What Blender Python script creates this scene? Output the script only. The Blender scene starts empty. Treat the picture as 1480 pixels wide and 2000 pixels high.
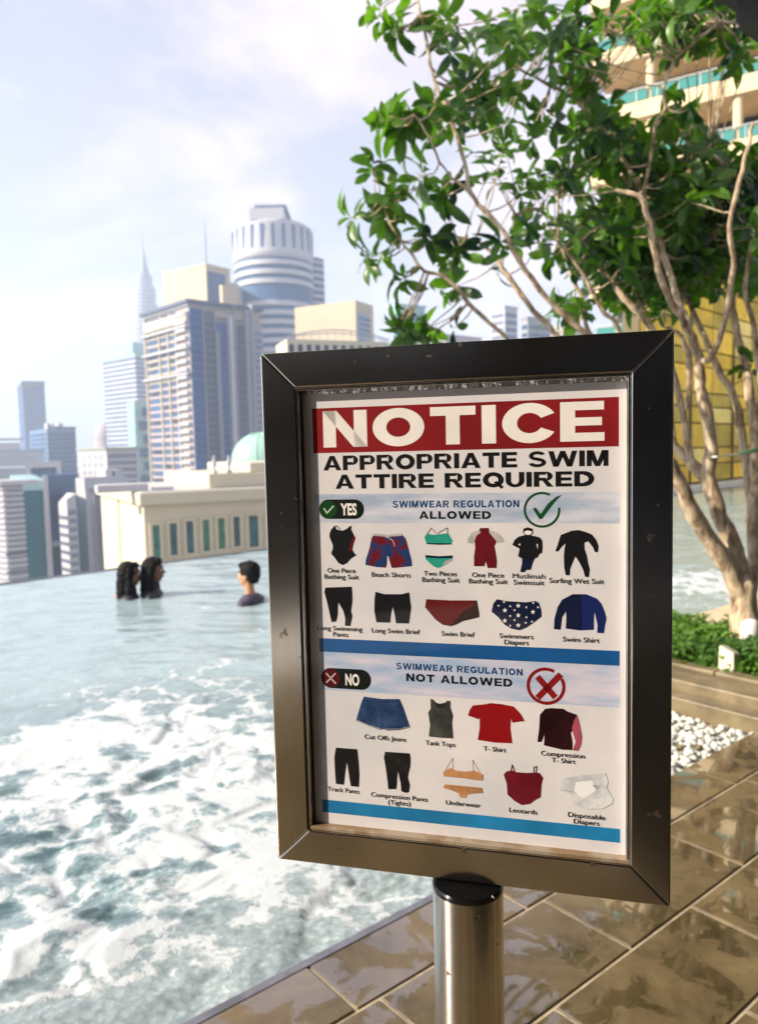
import bpy, bmesh, math, random
import numpy as np
from mathutils import Vector, Matrix
from mathutils.geometry import tessellate_polygon

R = math.radians
random.seed(11)
rng = np.random.default_rng(5)
scn = bpy.context.scene
col = scn.collection

# ------------------------------------------------------------------ camera
EYE = 1.5
PITCH, ROLL = 0.0798, -0.0233
FPX, CX, CY = 1500.0, 740.0, 1000.0
cp, sp = math.cos(PITCH), math.sin(PITCH)
cr, sr = math.cos(ROLL), math.sin(ROLL)
fwd = np.array([0, cp, -sp]); up0 = np.array([0, sp, cp]); rt0 = np.array([1.0, 0, 0])
rt = cr * rt0 + sr * up0
upv = -sr * rt0 + cr * up0

cam_d = bpy.data.cameras.new('camera')
cam = bpy.data.objects.new('camera', cam_d); col.objects.link(cam)
cam_d.sensor_fit = 'VERTICAL'; cam_d.sensor_height = 36.0; cam_d.sensor_width = 36.0
cam_d.lens = 27.0
cam_d.clip_start = 0.02; cam_d.clip_end = 20000
M = Matrix.Identity(4)
for i in range(3):
    M[i][0] = rt[i]; M[i][1] = upv[i]; M[i][2] = -fwd[i]
M[2][3] = EYE
cam.matrix_world = M
cam_d.dof.use_dof = True; cam_d.dof.focus_distance = 0.80; cam_d.dof.aperture_fstop = 7.6
scn.camera = cam

# ------------------------------------------------------------------ world, sun, exposure
SUN_AZ, SUN_EL = R(-104), R(30)          # azimuth from +Y towards +X
wd = bpy.data.worlds.new('World'); scn.world = wd; wd.use_nodes = True
nt = wd.node_tree; nt.nodes.clear()
def wn(t, **k):
    n = nt.nodes.new(t)
    for a, b in k.items(): setattr(n, a, b)
    return n
wo = wn('ShaderNodeOutputWorld'); bg = wn('ShaderNodeBackground')
sky = wn('ShaderNodeTexSky', sky_type='NISHITA', sun_disc=False, sun_elevation=SUN_EL,
         sun_rotation=SUN_AZ, altitude=100, air_density=1.0, dust_density=.9, ozone_density=2.5)
tc = wn('ShaderNodeTexCoord'); mp = wn('ShaderNodeMapping')
mp.inputs['Scale'].default_value = (1.0, 1.0, 2.2)
mp.inputs['Rotation'].default_value = (0.15, 0.1, 0.5)
nz = wn('ShaderNodeTexNoise'); nz.inputs['Scale'].default_value = 2.3; nz.inputs['Detail'].default_value = 7; nz.inputs['Roughness'].default_value = .58
nz.inputs['Distortion'].default_value = .35
cr1 = wn('ShaderNodeValToRGB')
cr1.color_ramp.elements[0].position = .43; cr1.color_ramp.elements[0].color = (.30, .30, .30, 1)
cr1.color_ramp.elements[1].position = .60; cr1.color_ramp.elements[1].color = (.78, .78, .78, 1)
mx = wn('ShaderNodeMix', data_type='RGBA')
nz2 = wn('ShaderNodeTexNoise'); nz2.inputs['Scale'].default_value = 1.4; nz2.inputs['Detail'].default_value = 3
cr2 = wn('ShaderNodeValToRGB')
cr2.color_ramp.elements[0].position = .42; cr2.color_ramp.elements[0].color = (.66, .655, .80, 1)
cr2.color_ramp.elements[1].position = .60; cr2.color_ramp.elements[1].color = (.86, .70, .73, 1)
vs10 = wn('ShaderNodeVectorMath', operation='SCALE'); vs10.inputs['Scale'].default_value = 10.5
nt.links.new(tc.outputs['Generated'], nz2.inputs['Vector']); nt.links.new(nz2.outputs['Fac'], cr2.inputs['Fac']); nt.links.new(cr2.outputs['Color'], vs10.inputs[0]); nt.links.new(vs10.outputs[0], mx.inputs['B'])
L = nt.links.new
L(tc.outputs['Generated'], mp.inputs['Vector']); L(mp.outputs[0], nz.inputs['Vector'])
L(nz.outputs['Fac'], cr1.inputs['Fac']); L(cr1.outputs['Color'], mx.inputs['Factor'])
L(sky.outputs['Color'], mx.inputs['A']); L(mx.outputs['Result'], bg.inputs['Color'])
bg.inputs['Strength'].default_value = 0.064
L(bg.outputs[0], wo.inputs['Surface'])

sl = bpy.data.lights.new('sun', 'SUN'); so = bpy.data.objects.new('sun', sl); col.objects.link(so)
sl.energy = 4.8; sl.angle = R(0.8); sl.color = (1.0, .88, .70)
sd = Vector((math.sin(SUN_AZ) * math.cos(SUN_EL), math.cos(SUN_AZ) * math.cos(SUN_EL), math.sin(SUN_EL)))
so.rotation_euler = sd.to_track_quat('Z', 'Y').to_euler()

scn.view_settings.view_transform = 'Standard'; scn.view_settings.look = 'None'
scn.view_settings.gamma = 1.0; scn.view_settings.use_curve_mapping = False
scn.view_settings.exposure = 1.36
scn.render.engine = 'CYCLES'
try:
    scn.cycles.use_denoising = True; scn.cycles.denoiser = 'OPENIMAGEDENOISE'
except Exception: pass
scn.cycles.max_bounces = 7; scn.cycles.diffuse_bounces = 3; scn.cycles.glossy_bounces = 4
scn.cycles.transparent_max_bounces = 12; scn.cycles.volume_bounces = 1
scn.cycles.sample_clamp_indirect = 6.0

# ------------------------------------------------------------------ geometry helpers
def ray(px, py):
    return fwd + rt * (px - CX) / FPX - upv * (py - CY) / FPX
def at_depth(px, py, d):
    r_ = ray(px, py); p = r_ * (d / r_[1]); p[2] += EYE
    return Vector(p)
def at_z(px, py, z):
    r_ = ray(px, py); p = r_ * ((z - EYE) / r_[2]); p[2] += EYE
    return Vector(p)
SE, CE = math.sin(R(51)), math.cos(R(51))
def W(s, t, z=0.0):                       # pool frame -> world
    return Vector((s * SE - t * CE, s * CE + t * SE, z))
def ST(p):
    return (p[0] * SE + p[1] * CE, -p[0] * CE + p[1] * SE)
PROT = math.pi / 2 - R(51)                # rotation of an object whose local x is s, y is t

class MB:
    def __init__(s): s.v = []; s.f = []; s.mi = []
    def add(s, vs, fs, mi=0):
        n = len(s.v); s.v += [tuple(p) for p in vs]; s.f += [tuple(i + n for i in f) for f in fs]; s.mi += [mi] * len(fs)
    def box(s, x0, x1, y0, y1, z0, z1, mi=0):
        s.add([(x0, y0, z0), (x1, y0, z0), (x1, y1, z0), (x0, y1, z0), (x0, y0, z1), (x1, y0, z1), (x1, y1, z1), (x0, y1, z1)],
              [(0, 3, 2, 1), (4, 5, 6, 7), (0, 1, 5, 4), (1, 2, 6, 5), (2, 3, 7, 6), (3, 0, 4, 7)], mi)
    def prism(s, poly, z0, z1, mi=0):
        n = len(poly)
        vs = [(x, y, z0) for x, y in poly] + [(x, y, z1) for x, y in poly]
        fs = [tuple(range(n - 1, -1, -1)), tuple(range(n, 2 * n))] + [(i, (i + 1) % n, (i + 1) % n + n, i + n) for i in range(n)]
        s.add(vs, fs, mi)
    def lathe(s, prof, n=24, c=(0, 0, 0), sx=1, sy=1, a0=0, mi=0, cap=True):
        vs = []; fs = []
        for r_, z in prof:
            for k in range(n):
                a = a0 + 2 * math.pi * k / n
                vs.append((c[0] + r_ * math.cos(a) * sx, c[1] + r_ * math.sin(a) * sy, c[2] + z))
        for i in range(len(prof) - 1):
            for k in range(n):
                k2 = (k + 1) % n
                fs.append((i * n + k, i * n + k2, (i + 1) * n + k2, (i + 1) * n + k))
        if cap:
            fs.append(tuple(range(n - 1, -1, -1))); m = (len(prof) - 1) * n; fs.append(tuple(range(m, m + n)))
        s.add(vs, fs, mi)
    def tube(s, pts, rad, n=8, cap=True):
        pts = [Vector(p) for p in pts]; vs = []; fs = []
        ref = None
        for i, p in enumerate(pts):
            d = (pts[min(i + 1, len(pts) - 1)] - pts[max(i - 1, 0)])
            if d.length < 1e-9: d = Vector((0, 0, 1))
            d.normalize()
            if ref is None: ref = d.orthogonal().normalized()
            a = (ref - d * ref.dot(d))
            if a.length < 1e-6: a = d.orthogonal()
            a.normalize(); ref = a; b = d.cross(a)
            r_ = rad[i] if hasattr(rad, '__len__') else rad
            for k in range(n):
                an = 2 * math.pi * k / n
                vs.append(p + (a * math.cos(an) + b * math.sin(an)) * r_)
        for i in range(len(pts) - 1):
            for k in range(n):
                k2 = (k + 1) % n
                fs.append((i * n + k, i * n + k2, (i + 1) * n + k2, (i + 1) * n + k))
        if cap:
            fs.append(tuple(range(n - 1, -1, -1))); m = (len(pts) - 1) * n; fs.append(tuple(range(m, m + n)))
        s.add(vs, fs)
    def mesh(s, name, mats):
        me = bpy.data.meshes.new(name); me.from_pydata(s.v, [], s.f)
        for m in (mats if isinstance(mats, (list, tuple)) else [mats]): me.materials.append(m)
        if any(s.mi): me.polygons.foreach_set('material_index', s.mi)
        me.update(); return me
    def build(s, name, mats, parent=None, smooth=False, bevel=0, **kw):
        me = s.mesh(name, mats)
        if smooth: shade(me)
        return link(name, me, parent, bevel=bevel, **kw)

def shade(me, ang=40):
    me.polygons.foreach_set('use_smooth', [True] * len(me.polygons))
    try: me.set_sharp_from_angle(angle=R(ang))
    except Exception: pass
def link(name, data, parent=None, bevel=0, kind=None, label=None, cat=None, group=None, loc=None, rotz=None):
    o = bpy.data.objects.new(name, data); col.objects.link(o)
    if parent: o.parent = parent
    if loc is not None: o.location = loc
    if rotz is not None: o.rotation_euler = (0, 0, rotz)
    if kind: o['kind'] = kind
    if label: o['label'] = label
    if cat: o['category'] = cat
    if group: o['group'] = group
    if bevel:
        m = o.modifiers.new('bevel', 'BEVEL'); m.width = bevel; m.segments = 2; m.limit_method = 'ANGLE'; m.angle_limit = R(40)
    return o
def thing(name, label, cat, loc=(0, 0, 0), rotz=0, group=None):
    return link(name, None, loc=loc, rotz=rotz, label=label, cat=cat, group=group)

# ------------------------------------------------------------------ materials
MATS = {}
def mat(name, color=(.5, .5, .5), rough=.6, metal=0, spec=.5, var=0, vscale=3, bump=0, bscale=20, color2=None, detail=4,
        stretch=None, emis=None, aniso=0, coords='Object', objvar=0, lo=.35, hi=.65):
    if name in MATS: return MATS[name]
    m = bpy.data.materials.new(name); m.use_nodes = True; t = m.node_tree; N = t.nodes; l = t.links.new
    b = N['Principled BSDF']
    b.inputs['Base Color'].default_value = (*color, 1); b.inputs['Roughness'].default_value = rough
    if name.startswith(('print_', 'ink', 'pill')): rough, spec = .6, .08; b.inputs['Roughness'].default_value = .6
    b.inputs['Metallic'].default_value = metal; b.inputs['Specular IOR Level'].default_value = spec
    if aniso: b.inputs['Anisotropic'].default_value = aniso
    if emis: b.inputs['Emission Color'].default_value = (*emis[0], 1); b.inputs['Emission Strength'].default_value = emis[1]
    tcn = N.new('ShaderNodeTexCoord'); src = tcn.outputs[coords]
    if stretch:
        mpn = N.new('ShaderNodeMapping'); mpn.inputs['Scale'].default_value = stretch; l(src, mpn.inputs['Vector']); src = mpn.outputs[0]
    out = None
    if var or color2:
        n1 = N.new('ShaderNodeTexNoise'); n1.inputs['Scale'].default_value = vscale; n1.inputs['Detail'].default_value = detail
        n1.inputs['Roughness'].default_value = .62
        l(src, n1.inputs['Vector'])
        rp = N.new('ShaderNodeValToRGB'); rp.color_ramp.elements[0].position = lo; rp.color_ramp.elements[1].position = hi
        c2 = color2 if color2 else tuple(c * (1 + var) for c in color)
        c1 = color if color2 else tuple(c * (1 - var) for c in color)
        rp.color_ramp.elements[0].color = (*c1, 1); rp.color_ramp.elements[1].color = (*c2, 1)
        l(n1.outputs['Fac'], rp.inputs['Fac']); out = rp.outputs['Color']; l(out, b.inputs['Base Color'])
    if objvar:
        oi = N.new('ShaderNodeObjectInfo'); mm = N.new('ShaderNodeMapRange')
        mm.inputs['To Min'].default_value = 1 - objvar; mm.inputs['To Max'].default_value = 1 + objvar
        l(oi.outputs['Random'], mm.inputs['Value'])
        vm = N.new('ShaderNodeVectorMath'); vm.operation = 'SCALE'
        if out: l(out, vm.inputs[0])
        else: vm.inputs[0].default_value = color
        l(mm.outputs[0], vm.inputs['Scale']); l(vm.outputs[0], b.inputs['Base Color'])
    if bump:
        n2 = N.new('ShaderNodeTexNoise'); n2.inputs['Scale'].default_value = bscale; n2.inputs['Detail'].default_value = 5
        l(src, n2.inputs['Vector']); bp = N.new('ShaderNodeBump'); bp.inputs['Strength'].default_value = bump
        bp.inputs['Distance'].default_value = .01
        l(n2.outputs['Fac'], bp.inputs['Height']); l(bp.outputs[0], b.inputs['Normal'])
    MATS[name] = m; return m

# ------------------------------------------------------------------ the setting
GZ = -140.0
mb = MB(); mb.add([(-4200, -4200, GZ), (4200, -4200, GZ), (4200, 4200, GZ), (-4200, 4200, GZ)], [(0, 1, 2, 3)])
mb.build('ground', mat('city_ground', (.16, .17, .15), .9, var=.35, vscale=.02), kind='structure')

# infinity edge line of the pool, as world points for a given s
IE0, IE1 = at_z(0, 1137, 0), at_z(515, 1070, 0)
ie_s0, ie_t0 = ST(IE0); ie_s1, ie_t1 = ST(IE1)
def edge_t(s): return ie_t0 + (ie_t1 - ie_t0) * (s - ie_s0) / (ie_s1 - ie_s0)
DECK_T = 1.815
WZ = -0.035

# perlin noise in numpy
def perlin(x, y, seed=0):
    g = np.random.default_rng(seed).random((256, 256)) * 2 * np.pi
    xi = np.floor(x).astype(int); yi = np.floor(y).astype(int); xf = x - xi; yf = y - yi
    u = xf ** 3 * (xf * (xf * 6 - 15) + 10); v = yf ** 3 * (yf * (yf * 6 - 15) + 10)
    def gr(ix, iy, dx, dy):
        a = g[ix % 256, iy % 256]; return np.cos(a) * dx + np.sin(a) * dy
    n00 = gr(xi, yi, xf, yf); n10 = gr(xi + 1, yi, xf - 1, yf); n01 = gr(xi, yi + 1, xf, yf - 1); n11 = gr(xi + 1, yi + 1, xf - 1, yf - 1)
    return (n00 * (1 - u) + n10 * u) * (1 - v) + (n01 * (1 - u) + n11 * u) * v
def fbm(x, y, o=4, seed=0, g=.5):
    a = 1; s_ = 0
    for i in range(o): s_ = s_ + a * perlin(x * 2 ** i, y * 2 ** i, seed + i); a *= g
    return s_

# water sheet
us = [-1.2]
while us[-1] < 6: us.append(us[-1] + .012)
while us[-1] < 46: us.append(us[-1] + .012 + (us[-1] - 6) * .012)
vs_ = [0.0]
while vs_[-1] < 1:
    w_ = 11.0; d_ = vs_[-1] * w_; vs_.append(vs_[-1] + (.011 + max(0, d_ - 1.2) * .007) / w_)
vs_[-1] = 1.0
U, V = np.meshgrid(np.array(us), np.array(vs_), indexing='ij')
ET = ie_t0 + (ie_t1 - ie_t0) * (U - ie_s0) / (ie_s1 - ie_s0)
T = DECK_T + (ET - DECK_T) * V
X = U * SE - T * CE; Y = U * CE + T * SE
dist = np.hypot(X, Y)
def blob(px, py, rs, r2=None):
    p = at_z(px, py, 0); r2 = r2 or rs
    c, s_ = p[0], p[1]
    return np.exp(-(((X - c) / rs) ** 2 + ((Y - s_) / r2) ** 2))
foam = (1.0 * blob(250, 1500, 1.05, .9) + .9 * blob(480, 1430, .9, .75) + .5 * blob(80, 1480, .6, .5)
        + .85 * blob(600, 1560, .5, .4) + .55 * blob(330, 1700, .5, .45) + 1.5 * blob(110, 1850, .24, .17) + .5 * blob(520, 1760, .4, .2)
        + .75 * blob(1330, 1140, 1.5, 1.2) + .7 * blob(1420, 1130, 1.2, .8) + .4 * blob(300, 1330, 1.4, 1.0) + .45 * blob(900, 1500, 1.2, 1.0))
foam = np.clip(foam, 0, 1.2)
foam *= 1 + .35 * fbm(X * 1.3, Y * 1.3, 3, 91)
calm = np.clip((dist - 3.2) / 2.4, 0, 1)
wx = X + .35 * fbm(X * 1.7, Y * 1.7, 2, 40); wy = Y + .35 * fbm(X * 1.7, Y * 1.7, 2, 50)
rough_h = fbm(wx * 3.2, wy * 3.2, 4, 3)
ripple = fbm(X * 1.4, Y * 3.0, 4, 21)
boil = blob(110, 1850, .2, .16)
H = (1 - calm) * .024 * rough_h + .026 * ripple * (.35 + .65 * calm) * (.55 + .45 * np.clip(dist / 6, 0, 1)) + .02 * foam * (.5 - np.abs(rough_h)) + .03 * boil
edgefade = np.clip((1 - V) * 12, 0, 1)
Z = WZ + H * np.clip((T - DECK_T) * 6 + .35, 0, 1) * (.15 + .85 * edgefade)
nu, nv = U.shape
co = np.stack([X, Y, Z], -1).reshape(-1, 3).astype(np.float32)
idx = np.arange(nu * nv).reshape(nu, nv)
q = np.stack([idx[:-1, :-1], idx[1:, :-1], idx[1:, 1:], idx[:-1, 1:]], -1).reshape(-1, 4)
sc_ = U.ravel()[q].mean(1); tc_ = T.ravel()[q].mean(1)
cut = ((sc_ > 2.53) & (sc_ < 4.35) & (tc_ < 3.36)) | ((sc_ > 4.1) & (tc_ < 2.9)) 
q = q[~cut]
me = bpy.data.meshes.new('pool_water')
me.vertices.add(len(co)); me.vertices.foreach_set('co', co.ravel())
me.loops.add(q.size); me.loops.foreach_set('vertex_index', q.ravel().astype(np.int32))
me.polygons.add(len(q)); me.polygons.foreach_set('loop_start', np.arange(0, q.size, 4, dtype=np.int32))
me.polygons.foreach_set('use_smooth', np.ones(len(q), dtype=bool))
me.update(calc_edges=True)
at_ = me.attributes.new('foam', 'FLOAT', 'POINT'); at_.data.foreach_set('value', foam.astype(np.float32).ravel())
clr = np.clip(1 - (T - DECK_T) / .75, 0, 1) * np.clip((3.4 - U) / 1.5, 0, 1)
at3 = me.attributes.new('calm', 'FLOAT', 'POINT'); at3.data.foreach_set('value', calm.astype(np.float32).ravel())
at2 = me.attributes.new('shallow', 'FLOAT', 'POINT'); at2.data.foreach_set('value', clr.astype(np.float32).ravel())
def water_mat():
    m = bpy.data.materials.new('pool_water'); m.use_nodes = True; t = m.node_tree; N = t.nodes; l = t.links.new
    b = N['Principled BSDF']; b.inputs['IOR'].default_value = 1.42
    tcn = N.new('ShaderNodeTexCoord')
    fa = N.new('ShaderNodeAttribute'); fa.attribute_name = 'foam'
    sa = N.new('ShaderNodeAttribute'); sa.attribute_name = 'shallow'
    def noise(sc, det=4, ro=.6, dist_=0.0, vec=None):
        n = N.new('ShaderNodeTexNoise'); n.inputs['Scale'].default_value = sc; n.inputs['Detail'].default_value = det
        n.inputs['Roughness'].default_value = ro; n.inputs['Distortion'].default_value = dist_
        l(vec or tcn.outputs['Object'], n.inputs['Vector']); return n.outputs['Fac'], n.outputs['Color']
    def math_(op, a, b_, clamp=False):
        n = N.new('ShaderNodeMath'); n.operation = op; n.use_clamp = clamp
        for i, x in enumerate((a, b_)):
            if isinstance(x, (int, float)): n.inputs[i].default_value = x
            else: l(x, n.inputs[i])
        return n.outputs[0]
    def rng_(v, a, b_, c=0, d=1):
        n = N.new('ShaderNodeMapRange'); n.interpolation_type = 'SMOOTHSTEP'
        n.inputs['From Min'].default_value = a; n.inputs['From Max'].default_value = b_
        n.inputs['To Min'].default_value = c; n.inputs['To Max'].default_value = d
        l(v, n.inputs['Value']); return n.outputs[0]
    # cellular foam lace: soft white veins around open water, two sizes, strongly warped
    def warped(sc_n, amp, det=3):
        n = N.new('ShaderNodeTexNoise'); n.inputs['Scale'].default_value = sc_n; n.inputs['Detail'].default_value = det; n.inputs['Roughness'].default_value = .6
        l(tcn.outputs['Object'], n.inputs['Vector']); c_ = N.new('ShaderNodeVectorMath'); c_.operation = 'SUBTRACT'; l(n.outputs['Color'], c_.inputs[0]); c_.inputs[1].default_value = (.5, .5, .5)
        v = N.new('ShaderNodeVectorMath'); v.operation = 'MULTIPLY_ADD'; l(c_.outputs[0], v.inputs[0]); v.inputs[1].default_value = (amp, amp, 0); l(tcn.outputs['Object'], v.inputs[2]); return v.outputs[0]
    def edges(sc, vec):
        v = N.new('ShaderNodeTexVoronoi'); v.feature = 'DISTANCE_TO_EDGE'; v.inputs['Scale'].default_value = sc; l(vec, v.inputs['Vector']); return v.outputs['Distance']
    e1 = edges(3.4, warped(2.6, .62, 5)); e2 = edges(8.5, warped(6, .28, 5)); e3 = edges(21, warped(14, .12, 4))
    big, _ = noise(1.5, 4, .6, .6); mid_, _ = noise(7, 7, .72, .8)
    val = math_('SUBTRACT', math_('ADD', fa.outputs['Fac'], math_('MULTIPLY', math_('SUBTRACT', big, .5), 2.2)), math_('MULTIPLY', e1, 3.4))
    val = math_('SUBTRACT', val, math_('MULTIPLY', e2, 1.9)); val = math_('SUBTRACT', val, math_('MULTIPLY', e3, .45))
    val = math_('ADD', val, math_('MULTIPLY', math_('SUBTRACT', mid_, .5), 1.5))
    fine, _ = noise(55, 5, .75)
    val = math_('ADD', val, math_('MULTIPLY', math_('SUBTRACT', fine, .5), 1.1))
    F = rng_(val, .0, .42)
    F2 = math_('MULTIPLY', F, rng_(fine, .25, .6, .86, 1.0), True)
    veil = rng_(val, -.75, .4)
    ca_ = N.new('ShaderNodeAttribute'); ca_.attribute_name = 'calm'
    veil = math_('MAXIMUM', veil, math_('MULTIPLY', ca_.outputs['Fac'], .95))  # distant water paled in its base colour to stand in for reflected sky
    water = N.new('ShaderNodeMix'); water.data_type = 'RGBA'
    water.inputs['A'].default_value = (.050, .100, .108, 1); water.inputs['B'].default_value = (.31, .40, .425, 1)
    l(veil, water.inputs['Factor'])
    # bright bubble cells near the deck edge
    vo = N.new('ShaderNodeTexVoronoi'); vo.inputs['Scale'].default_value = 34; vo.inputs['Randomness'].default_value = 1
    _, wc = noise(9, 3)
    vm = N.new('ShaderNodeVectorMath'); vm.operation = 'MULTIPLY_ADD'; l(wc, vm.inputs[0]); vm.inputs[1].default_value = (.08, .08, .08)
    l(tcn.outputs['Object'], vm.inputs[2]); l(vm.outputs[0], vo.inputs['Vector'])
    cells = N.new('ShaderNodeValToRGB'); e = cells.color_ramp.elements
    e[0].position = 0; e[0].color = (.62, .66, .66, 1); e[1].position = 1; e[1].color = (.20, .25, .26, 1)
    k = e.new(.35); k.color = (.37, .43, .44, 1)
    v3, _ = noise(46, 3, .7, .8)
    cm = math_('ADD', math_('MULTIPLY', vo.outputs['Distance'], .8), math_('SUBTRACT', math_('MULTIPLY', v3, 1.3), .42))
    l(cm, cells.inputs['Fac'])
    sh = N.new('ShaderNodeMix'); sh.data_type = 'RGBA'
    l(math_('MULTIPLY', rng_(sa.outputs['Fac'], .05, .6), .85), sh.inputs['Factor']); l(water.outputs['Result'], sh.inputs['A']); l(cells.outputs['Color'], sh.inputs['B'])
    fm = N.new('ShaderNodeMix'); fm.data_type = 'RGBA'; fm.inputs['B'].default_value = (.55, .585, .60, 1)
    l(F2, fm.inputs['Factor']); l(sh.outputs['Result'], fm.inputs['A']); l(fm.outputs['Result'], b.inputs['Base Color'])
    l(rng_(F, 0, 1, .03, .55), b.inputs['Roughness'])
    bp = N.new('ShaderNodeBump'); bp.inputs['Strength'].default_value = .32; bp.inputs['Distance'].default_value = .018
    wv, _ = noise(11, 5, .6, .5); hh = math_('ADD', math_('MULTIPLY', F2, .7), math_('MULTIPLY', wv, .75))
    hh = math_('ADD', hh, math_('MULTIPLY', fine, .12))
    l(hh, bp.inputs['Height']); l(bp.outputs[0], b.inputs['Normal'])
    return m
me.materials.append(water_mat())
link('pool_water', me, kind='structure')

# pool rim at the infinity edge, dark joint and outer wall going down
rim = MB()
a_, b_ = -1.6, 46
def wq(s, dt): t = edge_t(s) + dt; p = W(s, t); return (p.x, p.y)
rim.prism([wq(a_, .0), wq(b_, .0), wq(b_, .10), wq(a_, .10)], -1.2, -.026)
rim.build('pool_edge', mat('rim_stone', (.05, .05, .055), .35, var=.3), kind='structure')
pod = MB()
pod.prism([wq(a_, .02), wq(b_, .02), tuple(W(b_, -22).xy), tuple(W(a_ - 12, -22).xy), tuple(W(a_ - 12, 10).xy)], GZ, -1.25)
pod.build('hotel_podium', mat('podium', (.4, .38, .34), .8), kind='structure')

# deck: grout sheet and individually laid tiles
def deck_mat(name, base, base2, seed):
    m = bpy.data.materials.new(name); m.use_nodes = True; t = m.node_tree; N = t.nodes; l = t.links.new
    b = N['Principled BSDF']; g = N.new('ShaderNodeNewGeometry'); oi = N.new('ShaderNodeObjectInfo')
    n1 = N.new('ShaderNodeTexNoise'); n1.inputs['Scale'].default_value = 3.2; n1.inputs['Detail'].default_value = 9; n1.inputs['Roughness'].default_value = .68
    n1.inputs['Distortion'].default_value = .6
    add = N.new('ShaderNodeVectorMath'); add.operation = 'MULTIPLY_ADD'; add.inputs[1].default_value = (1, 1, 1)
    l(g.outputs['Position'], add.inputs[0])
    sc = N.new('ShaderNodeVectorMath'); sc.operation = 'SCALE'; sc.inputs[0].default_value = (17, 9, 5); l(oi.outputs['Random'], sc.inputs['Scale'])
    l(sc.outputs[0], add.inputs[2]); l(add.outputs[0], n1.inputs['Vector'])
    rp = N.new('ShaderNodeValToRGB'); e = rp.color_ramp.elements
    e[0].position = .3; e[0].color = (*base, 1); e[1].position = .72; e[1].color = (*base2, 1)
    l(n1.outputs['Fac'], rp.inputs['Fac'])
    # wetness in world space, shared by neighbouring tiles
    n2 = N.new('ShaderNodeTexNoise'); n2.inputs['Scale'].default_value = 4.6; n2.inputs['Detail'].default_value = 6; n2.inputs['Roughness'].default_value = .6
    n2.inputs['Distortion'].default_value = .8; l(g.outputs['Position'], n2.inputs['Vector'])
    wet = N.new('ShaderNodeMapRange'); wet.interpolation_type = 'SMOOTHSTEP'; wet.inputs['From Min'].default_value = .485; wet.inputs['From Max'].default_value = .53
    l(n2.outputs['Fac'], wet.inputs['Value'])
    mr = N.new('ShaderNodeMapRange'); mr.inputs['To Min'].default_value = .27; mr.inputs['To Max'].default_value = .03
    l(wet.outputs[0], mr.inputs['Value']); l(mr.outputs[0], b.inputs['Roughness'])
    dk = N.new('ShaderNodeMapRange'); dk.inputs['To Min'].default_value = 1.0; dk.inputs['To Max'].default_value = .72; b.inputs['Coat IOR'].default_value = 1.9; b.inputs['Coat Roughness'].default_value = .02; l(wet.outputs[0], b.inputs['Coat Weight'])
    l(wet.outputs[0], dk.inputs['Value'])
    v = N.new('ShaderNodeVectorMath'); v.operation = 'SCALE'; l(rp.outputs['Color'], v.inputs[0]); l(dk.outputs[0], v.inputs['Scale'])
    mm = N.new('ShaderNodeMapRange'); mm.inputs['To Min'].default_value = .85; mm.inputs['To Max'].default_value = 1.15; l(oi.outputs['Random'], mm.inputs['Value'])
    v2 = N.new('ShaderNodeVectorMath'); v2.operation = 'SCALE'; l(v.outputs[0], v2.inputs[0]); l(mm.outputs[0], v2.inputs['Scale'])
    l(v2.outputs[0], b.inputs['Base Color'])
    n3 = N.new('ShaderNodeTexNoise'); n3.inputs['Scale'].default_value = 70; n3.inputs['Detail'].default_value = 5; l(g.outputs['Position'], n3.inputs['Vector'])
    iv = N.new('ShaderNodeMapRange'); iv.inputs['To Min'].default_value = .16; iv.inputs['To Max'].default_value = .02; l(wet.outputs[0], iv.inputs['Value'])
    bp = N.new('ShaderNodeBump'); bp.inputs['Distance'].default_value = .006; l(iv.outputs[0], bp.inputs['Strength'])
    l(n3.outputs['Fac'], bp.inputs['Height']); l(bp.outputs[0], b.inputs['Normal'])
    return m
M_tile = deck_mat('slate_tile', (.055, .038, .015), (.215, .155, .075), 1)
grout = mat('grout', (.40, .33, .22), .8, var=.3, vscale=12, bump=.3)
g_ = MB(); g_.box(-3.9, 8.7, -3.3, DECK_T - .012, -.3, -.006)
deck = g_.build('deck', grout, kind='structure', rotz=PROT)
def tile_mesh(w, d):
    bm = bmesh.new(); bmesh.ops.create_cube(bm, size=1)
    for v in bm.verts: v.co = Vector((v.co.x * w, v.co.y * d, v.co.z * .03 - .015))
    es = [e for e in bm.edges if e.verts[0].co.z > -.001 or e.verts[1].co.z > -.001]
    bmesh.ops.bevel(bm, geom=[e for e in es if e.verts[0].co.z > -.001 and e.verts[1].co.z > -.001], offset=.003, segments=1, affect='EDGES')
    me_ = bpy.data.meshes.new('tile'); bm.to_mesh(me_); bm.free(); me_.materials.append(M_tile); return me_
TG = .011
tm_c = tile_mesh(.70 - TG, .240 - TG); tm = tile_mesh(.70 - TG, .335 - TG)
for r_ in range(15):
    if r_ == 0: t_c = DECK_T - .120; off = .46 - .0; msh = tm_c
    else: t_c = DECK_T - .240 - .335 * (r_ - .5); off = (.535 if r_ % 2 else .465 - .3); msh = tm
    for k in range(-6, 12):
        sx = off + .70 * k + .35
        if sx - .35 < -3.9 or sx + .35 > 8.7: continue
        o = link('tile', msh, deck); o.location = (sx, t_c, random.uniform(-.0006, .0006))
        o.rotation_euler = (random.uniform(-.0008, .0008), random.uniform(-.0008, .0008), 0)
# slim dark pool edging strip standing at the water side
st_ = MB(); st_.box(-3.9, 2.58, DECK_T + .002, DECK_T + .030, -.3, -.004)
st_.build('edging_strip', mat('edge_strip', (.13, .13, .16), .4, var=.25, vscale=9, bump=.2), deck)

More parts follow.
